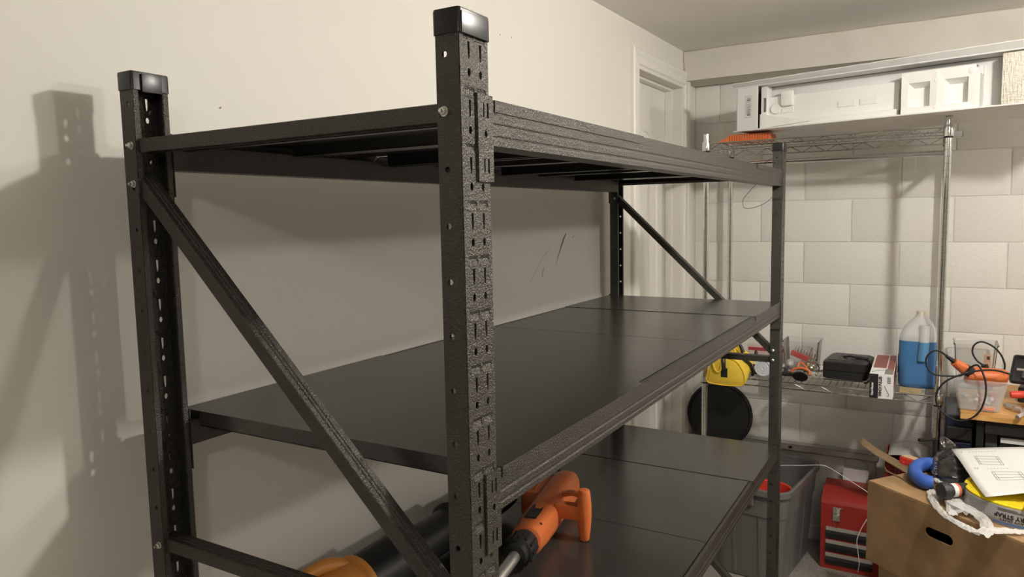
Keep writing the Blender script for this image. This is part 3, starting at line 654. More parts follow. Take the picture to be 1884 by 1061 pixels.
cb = thing('clear_bin', 'clear plastic bin holding a coral red tool rack, on the low wire shelf', 'bin', (2.78, 0.07, ZW))
def open_bin(w0, w1, d0, d1, h, r, tk, name, m, par):
    """tapered tub, open at the top: x depth, y width"""
    def ring(w, d, z): return [V(p[0]+d1/2, p[1], z) for p in rrect(d, w, r, 5)]
    b = B(); b.loft([ring(w0-0.01, d0-0.01, 0), ring(w0, d0, 0.004), ring(w1, d1, h-0.006), ring(w1+0.008, d1+0.008, h-0.005), ring(w1+0.008, d1+0.008, h), ring(w1-tk, d1-tk, h), ring(w0-tk, d0-tk, 0.006), ring(w0-0.012, d0-0.012, 0.005)])
    return b.obj(name, m, par)
open_bin(0.135, 0.150, 0.14, 0.15, 0.125, 0.012, 0.004, 'bin_wall', clear_m, cb)
tl = thing('bit_rack', 'coral red rack of small bits leaning inside the clear bin', 'bit rack', (2.835, 0.068, ZW+0.038)); tl.rotation_euler = (math.radians(20), 0, 0)
B().box((-0.012, -0.055, -0.004), (0.012, 0.055, 0.020), 0.003).obj('rack_bar', pinkred, tl)
for k in range(8): B().lathe([(0.004, 0.018), (0.004, 0.036), (0.0025, 0.042)], (0, -0.044+k*0.0125, 0), seg=8).obj('bit', alum, tl)
bw = thing('foil_ball', 'pale crumpled roll lying at the bottom of the clear bin', 'roll', (2.80, 0.115, ZW+0.006))
B().lathe([(0.004, 0), (0.014, 0.004), (0.018, 0.016), (0.014, 0.028), (0.004, 0.032)], (0, 0, 0), seg=14).obj('roll_body', foam_m, bw)
pouch = thing('clear_pouch', 'crumpled clear pouch of fittings between clear bin and black case', 'pouch', (2.66, 0.005, ZW))
rg = []
for k in range(9):
    tt = k/8; rr = 0.034*math.sin(math.pi*min(1, 0.25+tt*0.7))
    rg.append([V(1.1*rr*(1+0.25*mnoise.noise((math.cos(a)*2, math.sin(a)*2, tt*4)))*math.cos(a), rr*(1+0.3*mnoise.noise((math.cos(a)*2+5, math.sin(a)*2, tt*4)))*math.sin(a), 0.002+tt*0.078) for a in [2*math.pi*i/16 for i in range(16)]])
B().loft(rg).obj('film', film_m, pouch)
for k in range(7):
    B().lathe([(0.003, 0), (0.006, 0.002), (0.006, 0.008), (0.003, 0.01)], (random.uniform(-0.018, 0.018), random.uniform(-0.014, 0.014), 0.006+k*0.006), (random.random(), random.random(), 1), 8).obj('fitting', mat('brass', (0.65, 0.52, 0.25), 0.3, 1.0), pouch)

sc = thing('suction_cup', 'black suction cup with orange handle standing against front rail of wire shelf', 'suction cup', (2.575, 0.035, ZW))
B().lathe([(0.031, 0), (0.030, 0.006), (0.020, 0.014), (0.012, 0.018)], (-0.018, 0, 0.012), (0.75, 0, 0.66), 24).obj('rubber_cup', rubber, sc)
hd = B(); hd.tube([(-0.012+0.012, 0.034, 0.026), (0.002, 0.030, 0.038), (0.004, 0.0, 0.046), (0.002, -0.030, 0.038), (0.0, -0.034, 0.022)], 0.0055, 8)
hd.tube([(0.004, 0.012, 0.046), (0.012, 0.010, 0.064), (0.014, 0.0, 0.067), (0.010, -0.018, 0.052), (0.002, -0.032, 0.030)], 0.0042, 8)
hd.obj('handle', orange, sc)
dkb = thing('dark_clamp', 'small dark clamp lying below the clear bin on the wire shelf', 'clamp', (2.62, 0.085, ZW))
B().box((-0.02, -0.035, 0), (0.02, 0.035, 0.016), 0.004).obj('clamp_bar', blackpl, dkb)
B().box((-0.015, 0.01, 0.014), (0.015, 0.026, 0.038), 0.004).obj('clamp_jaw', dkgrey, dkb)

case = thing('tool_case', 'black moulded plastic tool case with strap on the wire shelf', 'tool case', (2.62, -0.128, ZW), math.radians(-4))
def case_half(z0, z1, g0, g1):
    return [[V(0.11+p[0], p[1], z) for p in rrect(0.22+g, 0.172+g, 0.018, 4)] for z, g in ((z0, g0), (z0+0.006, 0), (z1-0.006, 0), (z1, g1))]
B().loft(case_half(0, 0.036, -0.02, 0.0)).obj('base_shell', blackpl, case)
lid = B().loft(case_half(0.038, 0.078, 0.0, -0.022)).obj('lid_shell', blackpl, case)
for y in (-0.05, 0.0, 0.05): B().box((0.03, y-0.018, 0.0765), (0.19, y+0.018, 0.0800), 0.0015).obj('lid_panel', blackpl, lid)
B().box((0.10, -0.088, 0.028), (0.14, -0.083, 0.052), 0.002).obj('latch', blackpl, case)
sp = B().tube([(0.10, 0.02, 0.082), (0.09, -0.005, 0.088), (0.085, -0.03, 0.086), (0.09, -0.065, 0.084), (0.075, -0.090, 0.070), (0.065, -0.096, 0.040), (0.02, -0.096, 0.008), (-0.03, -0.085, 0.004)], 0.004, 6)
sp.lathe([(0.006, 0), (0.006, 0.05)], (0.09, -0.03, 0.086), (0, -1, -0.1), 8); sp.obj('wrist_strap', rubber, case)

wx = thing('winch_box', 'white, black and red retail box for a cable tool on wire shelf', 'retail box', (2.355, -0.243, ZW+0.0005), math.radians(0.8))
B().box((0, -0.080, 0), (0.42, 0, 0.094), 0.001).obj('box_body', paper_m, wx)
e = 0.0006
B().box((-e, -0.030, 0.0005), (0, -0.0005, 0.0935)).obj('black_panel', ink, wx)
lettering('WINCH PULLER', 0.014, lambda p: (-2*e, -0.037-0.0-p[1]*-1.0 if False else -0.0375+p[1], 0.047+p[0]), ink, wx, bold=0.0006, width=0.078)
lettering('Haul-Master', 0.011, lambda p: (-2*e, -0.010+p[1], 0.036+p[0]), paper_m, wx, bold=0.0004, width=0.05)
b = B()
for k in range(14):
    if k % 3: b.box((-e, -0.072, 0.058+k*0.0019), (0, -0.060, 0.0591+k*0.0019))
b.obj('barcode', ink, wx)
B().tube([(-e, -0.052, 0.05), (-e, -0.058, 0.035), (-e, -0.066, 0.020), (-e, -0.066, 0.012), (-e, -0.060, 0.012)], 0.0012, 5).obj('printed_tool', greyink, wx)
B().box((0.12, -0.052, 0.094), (0.40, -0.006, 0.094+e)).obj('red_print', rust, wx); B().box((0.002, -0.079, 0.094), (0.10, -0.050, 0.094+e)).obj('grey_print', mat('olive_grey_print', (0.25, 0.24, 0.20), 0.6), wx)
B().box((0.10, -0.079, 0.094), (0.41, -0.056, 0.094+e)).obj('red_print', rust, wx)
B().tube([(0.03, -0.006, 0.0945), (0.05, -0.018, 0.0945), (0.07, -0.03, 0.0945), (0.075, -0.048, 0.0945)], 0.0016, 5).obj('printed_tool', greyink, wx)
for s_ in (-0.0803, 0.0): B().box((0.05, s_, 0.01), (0.40, s_+0.0003, 0.085)).obj('red_print', rust, wx)

bd = B().box((2.50, -0.415, ZW), (2.72, -0.34, ZW+0.004)); tag(bd.obj('thin_board', mat('tan_board', (0.55, 0.42, 0.22), 0.7)), 'thin tan board lying on the wires under blue jug', 'board')
jg = thing('washer_fluid_jug', 'translucent gallon jug half full of blue washer fluid on wire shelf', 'jug', (2.64, -0.395, ZW+0.0045))
def jr(w, d, z, r=0.03, oy=0): return [V(p[0], p[1]+oy, z) for p in rrect(d, w, min(r, w*0.45, d*0.45), 5)]
JUG = [(0.118, 0.0), (0.128, 0.006), (0.132, 0.02), (0.134, 0.12), (0.134, 0.178), (0.130, 0.202), (0.112, 0.232), (0.085, 0.254), (0.055, 0.270), (0.042, 0.278), (0.040, 0.284)]
def jw(z):
    for (w0, z0), (w1, z1) in zip(JUG, JUG[1:]):
        if z0 <= z <= z1: return w0+(w1-w0)*(z-z0)/(z1-z0)
    return 0.04
def jsec(z, k=1.0): w_ = jw(z)*k; return jr(w_, w_, z, 0.034, -0.008*max(0, (z-0.2)/0.08))
B().loft([jsec(z) for z in (0.1865, 0.202, 0.232, 0.254, 0.270, 0.278, 0.284)]).obj('jug_shell', jug_m, jg)
B().loft([jsec(z) for z in (0.0, 0.006, 0.02, 0.10, 0.12, 0.178, 0.1862)]).obj('fluid', fluid_m, jg)
B().lathe([(0.019, 0.282), (0.019, 0.287), (0.0175, 0.287), (0.0175, 0.300), (0.0155, 0.301)], (0, -0.008, 0), seg=20).obj('neck', mat('cream_neck', (0.72, 0.68, 0.55), 0.4), jg)
def hcol(z, y, w_, p): return [V(-0.060+0.022*math.sin(a)-p, y+w_*math.cos(a), z) for a in [math.pi+math.pi*k/8 for k in range(9)]]+[V(-0.03, y-w_*0+w_*0.98*(1 if k else -1)*(1 if k else 1), z) for k in (1, 0)]
def handle_col(zs, m_): B().loft([hcol(z, -0.020+0.004*math.sin(z*20), 0.019, 0.002+0.004*math.sin(math.pi*min(1, max(0, (z-0.11)/0.15)))) for z in zs]).obj('handle', m_, jg)
handle_col((0.187, 0.20, 0.22, 0.24, 0.252), jug_m); handle_col((0.112, 0.125, 0.15, 0.17, 0.1868), mat('pale_blue_fluid', (0.11, 0.30, 0.52), 0.3))
B().box((-0.035, 0.0675, 0.05), (0.045, 0.0685, 0.125)).obj('label', purple, jg)
B().box((-0.02, 0.0686, 0.085), (0.03, 0.0692, 0.118)).obj('label_band', pinkred, jg)

# ------------------------------------------------------------------ under the wire rack and on the floor
rl = thing('steel_trestle', 'grey steel bar on thin legs standing along the foot of block wall', 'trestle', (2.99, 0.18, 0))
bb = B(); tk = 0.002
quad(bb, -0.428, -0.055, 0.452, 0.484, lambda u, v: (-0.022, u, v)); quad(bb, -0.035, 0.43, 0.452, 0.484, lambda u, v: (-0.022, u, v))
holed(bb, -0.055, -0.035, 0.452, 0.484, [(-0.053, 0.462), (-0.037, 0.462), (-0.037, 0.474), (-0.053, 0.474)], lambda u, v: (-0.022, u, v))
bb.box((-0.022, -0.428, 0.482), (0.028, 0.43, 0.484)); bb.box((-0.022, -0.428, 0.452), (0.028, 0.43, 0.454)); bb.box((0.026, -0.428, 0.454), (0.028, 0.43, 0.482)); bb.box((-0.022, -0.428, 0.454), (0.026, -0.426, 0.482)); bb.box((-0.022, 0.428, 0.454), (0.026, 0.43, 0.482))
bb.obj('top_bar', galv, rl, smooth=False)
for y in (-0.405, 0.405): B().box((-0.004, y-0.014, 0), (0.026, y+0.014, 0.453), 0.002).obj('leg', galv, rl)
cr = thing('wooden_crate', 'plain wooden crate standing on the floor below the black tray', 'crate', (2.82, 0.52, 0))
B().box((-0.075, -0.085, 0), (0.075, 0.085, 0.455), 0.003).obj('crate_body', mat('dull_crate', (0.22, 0.16, 0.10), 0.7), cr)
ds = thing('round_tray', 'large black round tray standing on edge below the yellow tool bag', 'tray', (2.86, 0.452, 0.456))
dax = V(-0.992, -0.02, 0.12).normalized()
B().lathe([(0.05, -0.010), (0.146, -0.010), (0.157, -0.004), (0.160, 0.004), (0.157, 0.010), (0.147, 0.012), (0.142, 0.004), (0.05, 0.004), (0.001, 0.004)], (0.012, 0, 0.1595), dax, 48).obj('tray_disc', rubber, ds)

to = thing('storage_tote', 'open grey plastic storage tote on the floor under the wire rack', 'tote', (2.705, 0.200, 0), math.radians(-7.4))
def tring(l, w_, z, r=0.07): return [V(p[0], p[1], z) for p in rrect(l, w_, r, 6)]
lt, wt_ = 0.54, 0.37
B().loft([tring(0.41, 0.27, 0.0, 0.05), tring(0.43, 0.29, 0.006, 0.055), tring(0.485, 0.325, 0.30, 0.06), tring(0.495, 0.335, 0.305, 0.062), tring(0.505, 0.345, 0.385, 0.066), tring(0.505, 0.345, 0.405, 0.066),
          tring(0.532, 0.362, 0.402, 0.07), tring(lt, wt_, 0.405, 0.072), tring(lt, wt_, 0.428, 0.072), tring(lt-0.014, wt_-0.014, 0.432, 0.068), tring(0.498, 0.338, 0.428, 0.062), tring(0.49, 0.33, 0.40, 0.06), tring(0.42, 0.28, 0.012, 0.05), tring(0.40, 0.26, 0.010, 0.05)]).obj('tote_body', grey_tote, to)
for (x, y, hx, hy) in ((-0.262, 0.03, 0.008, 0.07), (0.262, 0.03, 0.008, 0.07)): B().box((x-hx, y-hy, 0.355), (x+hx, y+hy, 0.41), 0.004).obj('handle', grey_tote, to)
for y in (-0.06, 0.055):
    B().prism([(-0.236, 0.012), (-0.2285, 0.012), (-0.2555, 0.30), (-0.2635, 0.30)] if False else [(-0.2195, 0.008), (-0.2100, 0.008), (-0.2380, 0.300), (-0.2465, 0.300)], lambda p, d: (p[0], d, p[1]), y-0.007, y+0.007).obj('rib', grey_tote, to)
for x in (-0.10, 0.06):
    B().prism([(-0.1480, 0.008), (-0.140, 0.008), (-0.158, 0.300), (-0.1665, 0.300)], lambda p, d: (d, p[0], p[1]), x-0.007, x+0.007).obj('rib', grey_tote, to)
bk = thing('red_bucket', 'red rimmed bucket sitting inside the grey tote', 'bucket', (2.60, 0.165, 0.013))
B().lathe([(0.075, 0), (0.098, 0.355), (0.104, 0.356), (0.106, 0.368), (0.102, 0.374), (0.094, 0.370), (0.072, 0.006), (0.002, 0.004)], (0, 0, 0), seg=32, cap=False).obj('bucket_shell', red_pl, bk)

tc_ = thing('tool_chest', 'red metal tool chest with three black drawers on the floor', 'tool chest', (2.75, -0.036, 0), math.radians(0.0))
TW, TD, TH = 0.246, 0.20, 0.270
B().box((0, -TW, 0), (TD, 0, TH), 0.003).obj('chest_body', red_paint, tc_)
ld_ = B().prism([(0, TH+0.001), (0, 0.302), (0.010, 0.318), (0.025, 0.325), (0.105, 0.352), (0.20, 0.352), (0.20, TH+0.001)], lambda p, d: (p[0], d, p[1]), -TW, 0).obj('lid', red_paint, tc_)
for k in range(3):
    z0 = 0.022+k*0.0605
    d_ = B().box((-0.004, -TW+0.030, z0), (0.02, -0.022, z0+0.056), 0.001).obj('drawer', red_paint, tc_)
    B().prism([(-0.005, z0+0.002), (-0.011, z0+0.010), (-0.012, z0+0.026), (-0.008, z0+0.036), (-0.005, z0+0.038)], lambda p, d: (p[0], d, p[1]), -TW+0.031, -0.023).obj('drawer_face', blackpl, d_)
    B().box((-0.0075, -TW+0.031, z0+0.0385), (-0.0042, -0.023, z0+0.0555), 0.001).obj('pull_strip', mat('brushed_strip', (0.55, 0.53, 0.48), 0.45, 0.3), d_)
la = B(); la.box((-0.006, -0.080, 0.228), (0, -0.050, 0.292), 0.002); la.box((-0.012, -0.076, 0.240), (-0.005, -0.054, 0.262), 0.002)
for y in (-0.078, -0.067, -0.056): la.lathe([(0.0035, 0), (0.0035, 0.008)], (-0.007, y, 0.289), (0, -1, 0), 10)
la.tube([(-0.008, -0.074, 0.225), (-0.008, -0.074, 0.199), (-0.008, -0.058, 0.199), (-0.008, -0.058, 0.225)], 0.0016, 6, sm=False)
la.obj('latch', chrome_m, tc_)
wbx = thing('white_box', 'small white box standing upright behind the red tool chest', 'box', (2.975, -0.155, 0))
B().box((0, -0.055, 0), (0.012, 0.055, 0.40), 0.002).obj('panel_board', paper_m, wbx)

# ------------------------------------------------------------------ red carton between the chest and bench
rc = thing('red_carton', 'tall open red carton with loose flaps behind the brown box', 'carton', (2.66, -0.29, 0))
RCW, RCD, RCH = 0.150, 0.20, 0.575
for (a, c, nm) in (((0, -RCW, 0), (0.004, 0, RCH-0.02), 'side'), ((RCD-0.004, -RCW, 0), (RCD, 0, RCH), 'side'), ((0.004, -0.004, 0), (RCD-0.004, 0, RCH), 'side'), ((0.004, -RCW, 0), (RCD-0.004, -RCW+0.004, RCH), 'side'), ((0.004, -RCW+0.004, 0), (RCD-0.004, -0.004, 0.004), 'base')):
    B().box(a, c).obj(nm, red_card, rc)
for k in range(5): B().box((-0.0006, -0.04-k*0.012, 0.40), (0, -0.042-k*0.012, RCH-0.03)).obj('printed_line', mat('pale_red_print', (0.55, 0.22, 0.2), 0.6), rc)
lettering('STAR', 0.03, lambda p: (-0.0008, -0.115+p[1]*-1, 0.49+p[0]), mat('pale_red_print', (0.55, 0.22, 0.2), 0.6), rc) if False else None
fl1 = B(); pts = [(0.0, RCH-0.02), (0.03, RCH+0.006), (0.07, RCH+0.022), (0.115, RCH+0.05)]
for (p, q) in zip([(-0.13, RCH-0.055), (-0.08, RCH-0.035), (-0.02, RCH-0.005), (0.03, RCH+0.020)], [(-0.08, RCH-0.035), (-0.02, RCH-0.005), (0.03, RCH+0.020), (0.09, RCH+0.060)]):
    fl1.add([(-0.055, p[0], p[1]), (-0.055, q[0], q[1]), (0.0, q[0], q[1]+0.012), (0.0, p[0], p[1]+0.012), (-0.055, p[0], p[1]+0.004), (-0.055, q[0], q[1]+0.004), (0.0, q[0], q[1]+0.016), (0.0, p[0], p[1]+0.016)], [(0, 1, 2, 3), (7, 6, 5, 4), (0, 4, 5, 1), (3, 2, 6, 7), (0, 3, 7, 4), (1, 5, 6, 2)])
fl1.obj('torn_flap', mat('kraft_edge', (0.36, 0.25, 0.14), 0.8), rc)
fl2 = B(); g = 8
for i in range(g+1):
    for k in range(4):
        u = i/g; v_ = k/3; fl2.v.append((0.02+v_*0.16, -0.01-u*0.15, RCH+0.008+0.018*math.sin(u*3.1)*(0.4+v_)))
for i in range(g):
    for k in range(3): a = i*4+k; fl2.f.append((a, a+1, a+5, a+4))
fl2.smooth = True
fl2.obj('white_flap', mat('pale_grey_paper', (0.60, 0.58, 0.56), 0.6), rc, mods='solid')

# ------------------------------------------------------------------ workbench on the right
wbn = thing('workbench', 'black steel workbench with pine plank top beside the wire shelving', 'workbench', (2.40, -0.54, 0))
ZBT = 0.866
for k in range(4):
    B().box((0.002+k*0.142, -1.25, ZBT-0.026), (0.002+k*0.142+0.140, -0.002, ZBT), 0.002).obj('plank', wood_m, wbn)
for (x, y) in ((0.03, -0.066), (0.03, -1.21), (0.53, -0.066), (0.53, -1.21)): B().box((x, y-0.012, 0), (x+0.04, y+0.012, ZBT-0.027), 0.002).obj('leg', blackpl, wbn)
B().box((0.02, -1.23, 0.790), (0.05, -0.08, ZBT-0.027), 0.002).obj('apron', blackpl, wbn)
B().box((0.06, -0.122, 0.25), (0.50, -0.085, 0.79), 0.002).obj('side_panel', dkgrey, wbn)
dw = B().box((0.045, -1.20, 0.60), (0.50, -0.128, 0.785), 0.003).obj('drawer', blackpl, wbn)
B().box((0.040, -0.62, 0.757), (0.0445, -0.130, 0.776), 0.001).obj('drawer_label', paper_m, dw)
B().box((0.047, -1.20, 0.26), (0.50, -0.128, 0.59), 0.003).obj('drawer', blackpl, wbn)
nb = thing('parts_drawer_unit', 'dark navy plastic drawer unit under the left end of workbench', 'drawer unit', (2.47, -0.497, 0))
B().box((0.0, -0.0885, 0.0), (0.30, 0, 0.835), 0.004).obj('cabinet_body', navy, nb)
B().box((-0.02, -0.086, 0.745), (0.0, -0.003, 0.795), 0.005).obj('drawer_front', blackpl, nb)
B().box((-0.012, -0.086, 0.46), (0.0, -0.003, 0.735), 0.004).obj('drawer_front', navy, nb)

tu = thing('clear_tub', 'clear plastic tub of parts with an orange power tool on workbench', 'tub', (2.412, -0.600, ZBT+0.001))
open_bin(0.128, 0.172, 0.15, 0.18, 0.118, 0.02, 0.004, 'tub_wall', milky_m, tu)
random.seed(11)
cols = [alum, foam_m, copper, zinc_m, mat('pale_yellow_bit', (0.75, 0.62, 0.3), 0.5)]
for k in range(16):
    x = random.uniform(0.035, 0.145); y = random.uniform(-0.045, 0.045); z_ = ZBT+0.016+random.uniform(0, 0.03)
    s_ = random.uniform(0.006, 0.012); m_ = cols[k % 5]
    o = B().lathe([(s_*0.5, -s_), (s_, -s_*0.8), (s_, s_*0.6), (s_*0.4, s_)], (0, 0, 0), (random.uniform(-1, 1), random.uniform(-1, 1), random.random()), 10).obj('loose_part', m_)
    o.location = (2.412+x, -0.60+y, z_); tag(o, 'small '+['dull silver', 'white', 'copper coloured', 'bright zinc', 'pale yellow'][k % 5]+' loose part lying inside the clear tub', 'hardware', ['dull silver', 'white', 'copper coloured', 'bright zinc', 'pale yellow'][k % 5]+' parts in the clear tub')
cg = thing('peach_fitting', 'peach coloured plastic fitting at the bottom of the clear tub', 'fitting', (2.435, -0.628, ZBT+0.012))
B().box((-0.01, -0.02, -0.004), (0.012, 0.016, 0.010), 0.004).obj('fitting_body', copper, cg); B().lathe([(0.006, 0), (0.006, 0.02)], (0, 0.012, 0.008), (0, 0.5, 1), 10).obj('fitting_stem', copper, cg)

# orange power tool with a coiled cord
pt = thing('power_tool', 'orange and black corded power tool lying in the clear tub', 'power tool', (2.46, -0.60, ZBT+0.12))
PO = V(-2.46, 0.60, -(ZBT+0.12))
def sh_(pts): return [tuple(Vector(p)+PO) for p in pts]
bodyp = sh_([(2.45, -0.560, 0.998), (2.455, -0.590, 0.990), (2.46, -0.630, 0.990), (2.465, -0.665, 0.992), (2.468, -0.683, 0.990)])
B().tube(bodyp, lambda t: 0.019+0.017*math.sin(math.pi*min(1, t*0.62+0.28))**0.8 if t < 0.98 else 0.020, 14).obj('motor_body', orange, pt)
B().tube(sh_([(2.425, -0.548, 1.022), (2.435, -0.562, 1.012), (2.45, -0.585, 0.998), (2.456, -0.600, 0.994)]), 0.0205, 14).obj('grip', rubber, pt)
B().tube(sh_([(2.405, -0.515, 1.048), (2.415, -0.531, 1.036), (2.425, -0.548, 1.022)]), lambda t: 0.014+0.006*t, 14).obj('collar', orange, pt)
B().tube(sh_([(2.395, -0.490, 1.070), (2.405, -0.515, 1.050)]), lambda t: 0.0055+0.003*t, 10).obj('cord_boot', rubber, pt)
for k in range(5): B().box((2.437+PO.x, -0.640-k*0.008+PO.y, 0.998+PO.z), (2.444+PO.x, -0.637-k*0.008+PO.y, 1.014+PO.z)).obj('vent_louvre', orange, pt)
B().lathe([(0.012, 0), (0.012, 0.02), (0.006, 0.022)], sh_([(2.47, -0.618, 1.014)])[0], (0, 0.3, 1), 12).obj('cord_socket', rubber, pt)
cord = [(2.395, -0.490, 1.071), (2.388, -0.470, 1.086), (2.38, -0.450, 1.088), (2.378, -0.432, 1.071), (2.378, -0.426, 1.044), (2.378, -0.437, 1.016), (2.38, -0.460, 1.000), (2.385, -0.500, 0.9985), (2.40, -0.540, 1.0015), (2.405, -0.565, 1.030), (2.385, -0.588, 1.046), (2.37, -0.607, 1.012), (2.368, -0.615, 0.970), (2.366, -0.612, 0.925), (2.366, -0.598, 0.882), (2.366, -0.571, 0.852),
        (2.366, -0.538, 0.841), (2.366, -0.510, 0.848), (2.362, -0.480, 0.872), (2.362, -0.464, 0.905), (2.362, -0.466, 0.942), (2.362, -0.490, 0.981), (2.37, -0.534, 1.008), (2.375, -0.590, 1.028), (2.38, -0.640, 1.033), (2.40, -0.682, 1.021), (2.46, -0.690, 1.010), (2.50, -0.676, 1.005), (2.50, -0.676, 1.034), (2.50, -0.664, 1.068), (2.50, -0.641, 1.096), (2.50, -0.612, 1.112), (2.50, -0.592, 1.111), (2.495, -0.577, 1.096), (2.49, -0.575, 1.071), (2.485, -0.590, 1.044), (2.475, -0.612, 1.030)]
B().tube(sh_(cord), 0.0033, 8, sub=5).obj('cord', rubber, pt)

b2 = thing('lidded_clear_bin', 'clear bin of small screws standing by the wall behind clear tub', 'bin', (2.79, -0.598, ZBT+0.001))
open_bin(0.125, 0.150, 0.13, 0.15, 0.188, 0.012, 0.004, 'bin_wall', clear_m, b2)
for k in range(22):
    B().lathe([(0.002, 0), (0.003, 0.003), (0.0018, 0.014)], (0.02+random.random()*0.1, random.uniform(-0.05, 0.05), 0.058+random.random()*0.016), (random.uniform(-1, 1), random.uniform(-1, 1), 0.3), 6).obj('screw', zinc_m, b2)
B().box((0.02, -0.055, 0.008), (0.13, 0.055, 0.055), 0.004).obj('divider_tray', milky_m, b2)
cpk = thing('card_pack', 'small peach card pack standing inside the bin of screws', 'card', (2.82, -0.640, ZBT+0.075))
B().box((0, -0.012, 0), (0.003, 0.012, 0.07), 0.0005).obj('card', mat('peach_card', (0.75, 0.45, 0.30), 0.6), cpk); B().box((-0.0006, -0.008, 0.05), (0, 0.002, 0.064)).obj('print', ink, cpk)

oca = thing('open_case', 'black open plastic tool case on the right of the workbench', 'tool case', (2.69, -0.77, ZBT+0.062), math.radians(-10))
ofr = B(); o_ = rrect(0.16, 0.115, 0.012, 4)
ofr.loft([[V(p[0]*s_, p[1]*s_, z) for p in o_] for s_, z in ((0.92, 0.0), (1, 0.006), (1.02, 0.020), (0.94, 0.020), (0.90, 0.008), (0.80, 0.006))]); of = ofr.obj('tray', blackpl, oca); of.rotation_euler = (0, math.radians(-28), 0); of.location = (0, 0, 0.046)
for (x, y, sx, sy, h) in ((-0.02, 0.01, 0.03, 0.012, 0.008), (0.03, -0.02, 0.025, 0.02, 0.008)): B().box((x-sx, y-sy, 0.008), (x+sx, y+sy, 0.008+h), 0.003).obj('moulding', dkgrey, of)
B().box((-0.016, 0.014, 0.016), (-0.004, 0.04, 0.022), 0.002).obj('clip', alum, of)
B().box((-0.05, -0.06, -0.061), (0.09, 0.03, -0.004), 0.005).obj('lower_tray', blackpl, oca)
rd_ = thing('red_handle_tool', 'red handled tool lying on the workbench beside the clear tub', 'hand tool', (2.56, -0.726, ZBT+0.001))
B().lathe([(0.006, 0), (0.013, 0.004), (0.014, 0.03), (0.012, 0.055), (0.008, 0.06)], (0, 0.026, 0.0445), (0.1, -1, 0.1), 14).obj('handle', red_pl, rd_)
B().box((-0.012, -0.07, 0), (0.015, -0.02, 0.06), 0.005).obj('tool_body', blackpl, rd_)
pl_ = thing('pliers', 'worn steel pliers lying open on the pine bench top', 'pliers', (2.46, -0.72, ZBT+0.001))
B().tube([(0.085, 0.035, 0.008), (0.05, 0.01, 0.012), (0.0, -0.01, 0.011), (-0.05, -0.008, 0.010), (-0.085, 0.010, 0.007)], lambda t: 0.0085-0.003*abs(t-0.5), 8).obj('handle', alum, pl_)
B().tube([(0.06, 0.03, 0.008), (0.03, 0.008, 0.010), (-0.02, -0.025, 0.010), (-0.07, -0.045, 0.007)], lambda t: 0.008-0.003*abs(t-0.5), 8).obj('handle', alum, pl_)
B().lathe([(0.012, 0), (0.012, 0.018)], (0.035, 0.006, 0.001), seg=14).obj('pivot', zinc_m, pl_)

# ------------------------------------------------------------------ brown cartons in the near right corner
bx_rot = math.atan2(-0.62, 0.785)               # local x = depth, local -y = along the front
ZBX = 0.708; ZB0 = 0.440
lo_c = thing('lower_carton', 'plain brown cardboard carton underneath the carton with hand hole', 'carton', (1.951, -0.277, 0), bx_rot)
B().box((0.02, -0.60, 0), (0.36, -0.035, ZB0-0.002), 0.004).obj('carton_body', card_m, lo_c)
B().box((0.018, -0.60, ZB0-0.06), (0.0205, -0.035, ZB0-0.002)).obj('tape', mat('brown_tape', (0.36, 0.24, 0.12), 0.35), lo_c)
bx = thing('cardboard_box', 'brown cardboard box with dark hand hole, loaded with strap and bags', 'carton', (1.951, -0.277, ZB0), bx_rot)
HB = ZBX-ZB0; BXD, BXL = 0.40, 0.62
fb_ = B(); fr_fn = lambda u, v: (0.0, -u, v)
hole = [(0.262+p[0], 0.188+p[1]) for p in rrect(0.092, 0.030, 0.0149, 5)]
quad(fb_, 0.0, 0.20, 0, HB, fr_fn); quad(fb_, 0.325, BXL, 0, HB, fr_fn); quad(fb_, 0.20, 0.325, 0, 0.15, fr_fn); quad(fb_, 0.20, 0.325, 0.225, HB, fr_fn); holed(fb_, 0.20, 0.325, 0.15, 0.225, hole, fr_fn)
o = fb_.obj('front_panel', card_m, bx, smooth=False); md = o.modifiers.new('thick', 'SOLIDIFY'); md.thickness = 0.004; md.offset = 0
B().box((0.002, -0.004, 0), (BXD, 0, HB)).obj('side_panel', card_m, bx); B().box((0.002, -BXL, 0), (BXD, -BXL+0.004, HB)).obj('side_panel', card_m, bx)
B().box((BXD-0.004, -BXL+0.004, 0), (BXD, -0.004, HB)).obj('back_panel', card_m, bx); B().box((0.002, -BXL+0.004, 0), (BXD-0.004, -0.004, 0.004)).obj('bottom_panel', card_m, bx)
B().box((0.0, -BXL, HB), (BXD*0.49, 0, HB+0.004), 0.0015).obj('top_flap', card_m, bx)
B().box((BXD*0.496, -BXL, HB), (BXD, 0, HB+0.004), 0.0015).obj('top_flap', card_m, bx)
ZT_ = ZBX+0.0045
tw = B().tube([(2.075, -0.318, ZT_+0.012), (2.062, -0.325, ZT_+0.005), (2.03, -0.36, ZT_+0.002), (2.0, -0.385, ZT_+0.002), (1.975, -0.40, ZT_+0.002)], 0.0016, 6)
tw.tube([(2.055, -0.318, ZT_+0.006), (2.04, -0.345, ZT_+0.002), (2.01, -0.372, ZT_+0.002), (1.97, -0.395, ZT_+0.0022)], 0.0013, 6)
tag(tw.obj('twine', mat('tan_twine', (0.20, 0.13, 0.08), 0.8)), 'short strands of tan twine lying on the brown box', 'twine')
rb_ = thing('red_block', 'bright red plastic block with tan top at back of brown box', 'block', (2.175, -0.392, ZT_), math.radians(-35))
B().box((-0.018, -0.05, 0), (0.018, 0.03, 0.026), 0.004).obj('block_body', mat('bright_red', (0.85, 0.06, 0.04), 0.4), rb_); B().box((-0.015, -0.045, 0.026), (0.015, 0.025, 0.029), 0.001).obj('block_top', mat('tan_top', (0.6, 0.4, 0.25), 0.6), rb_)
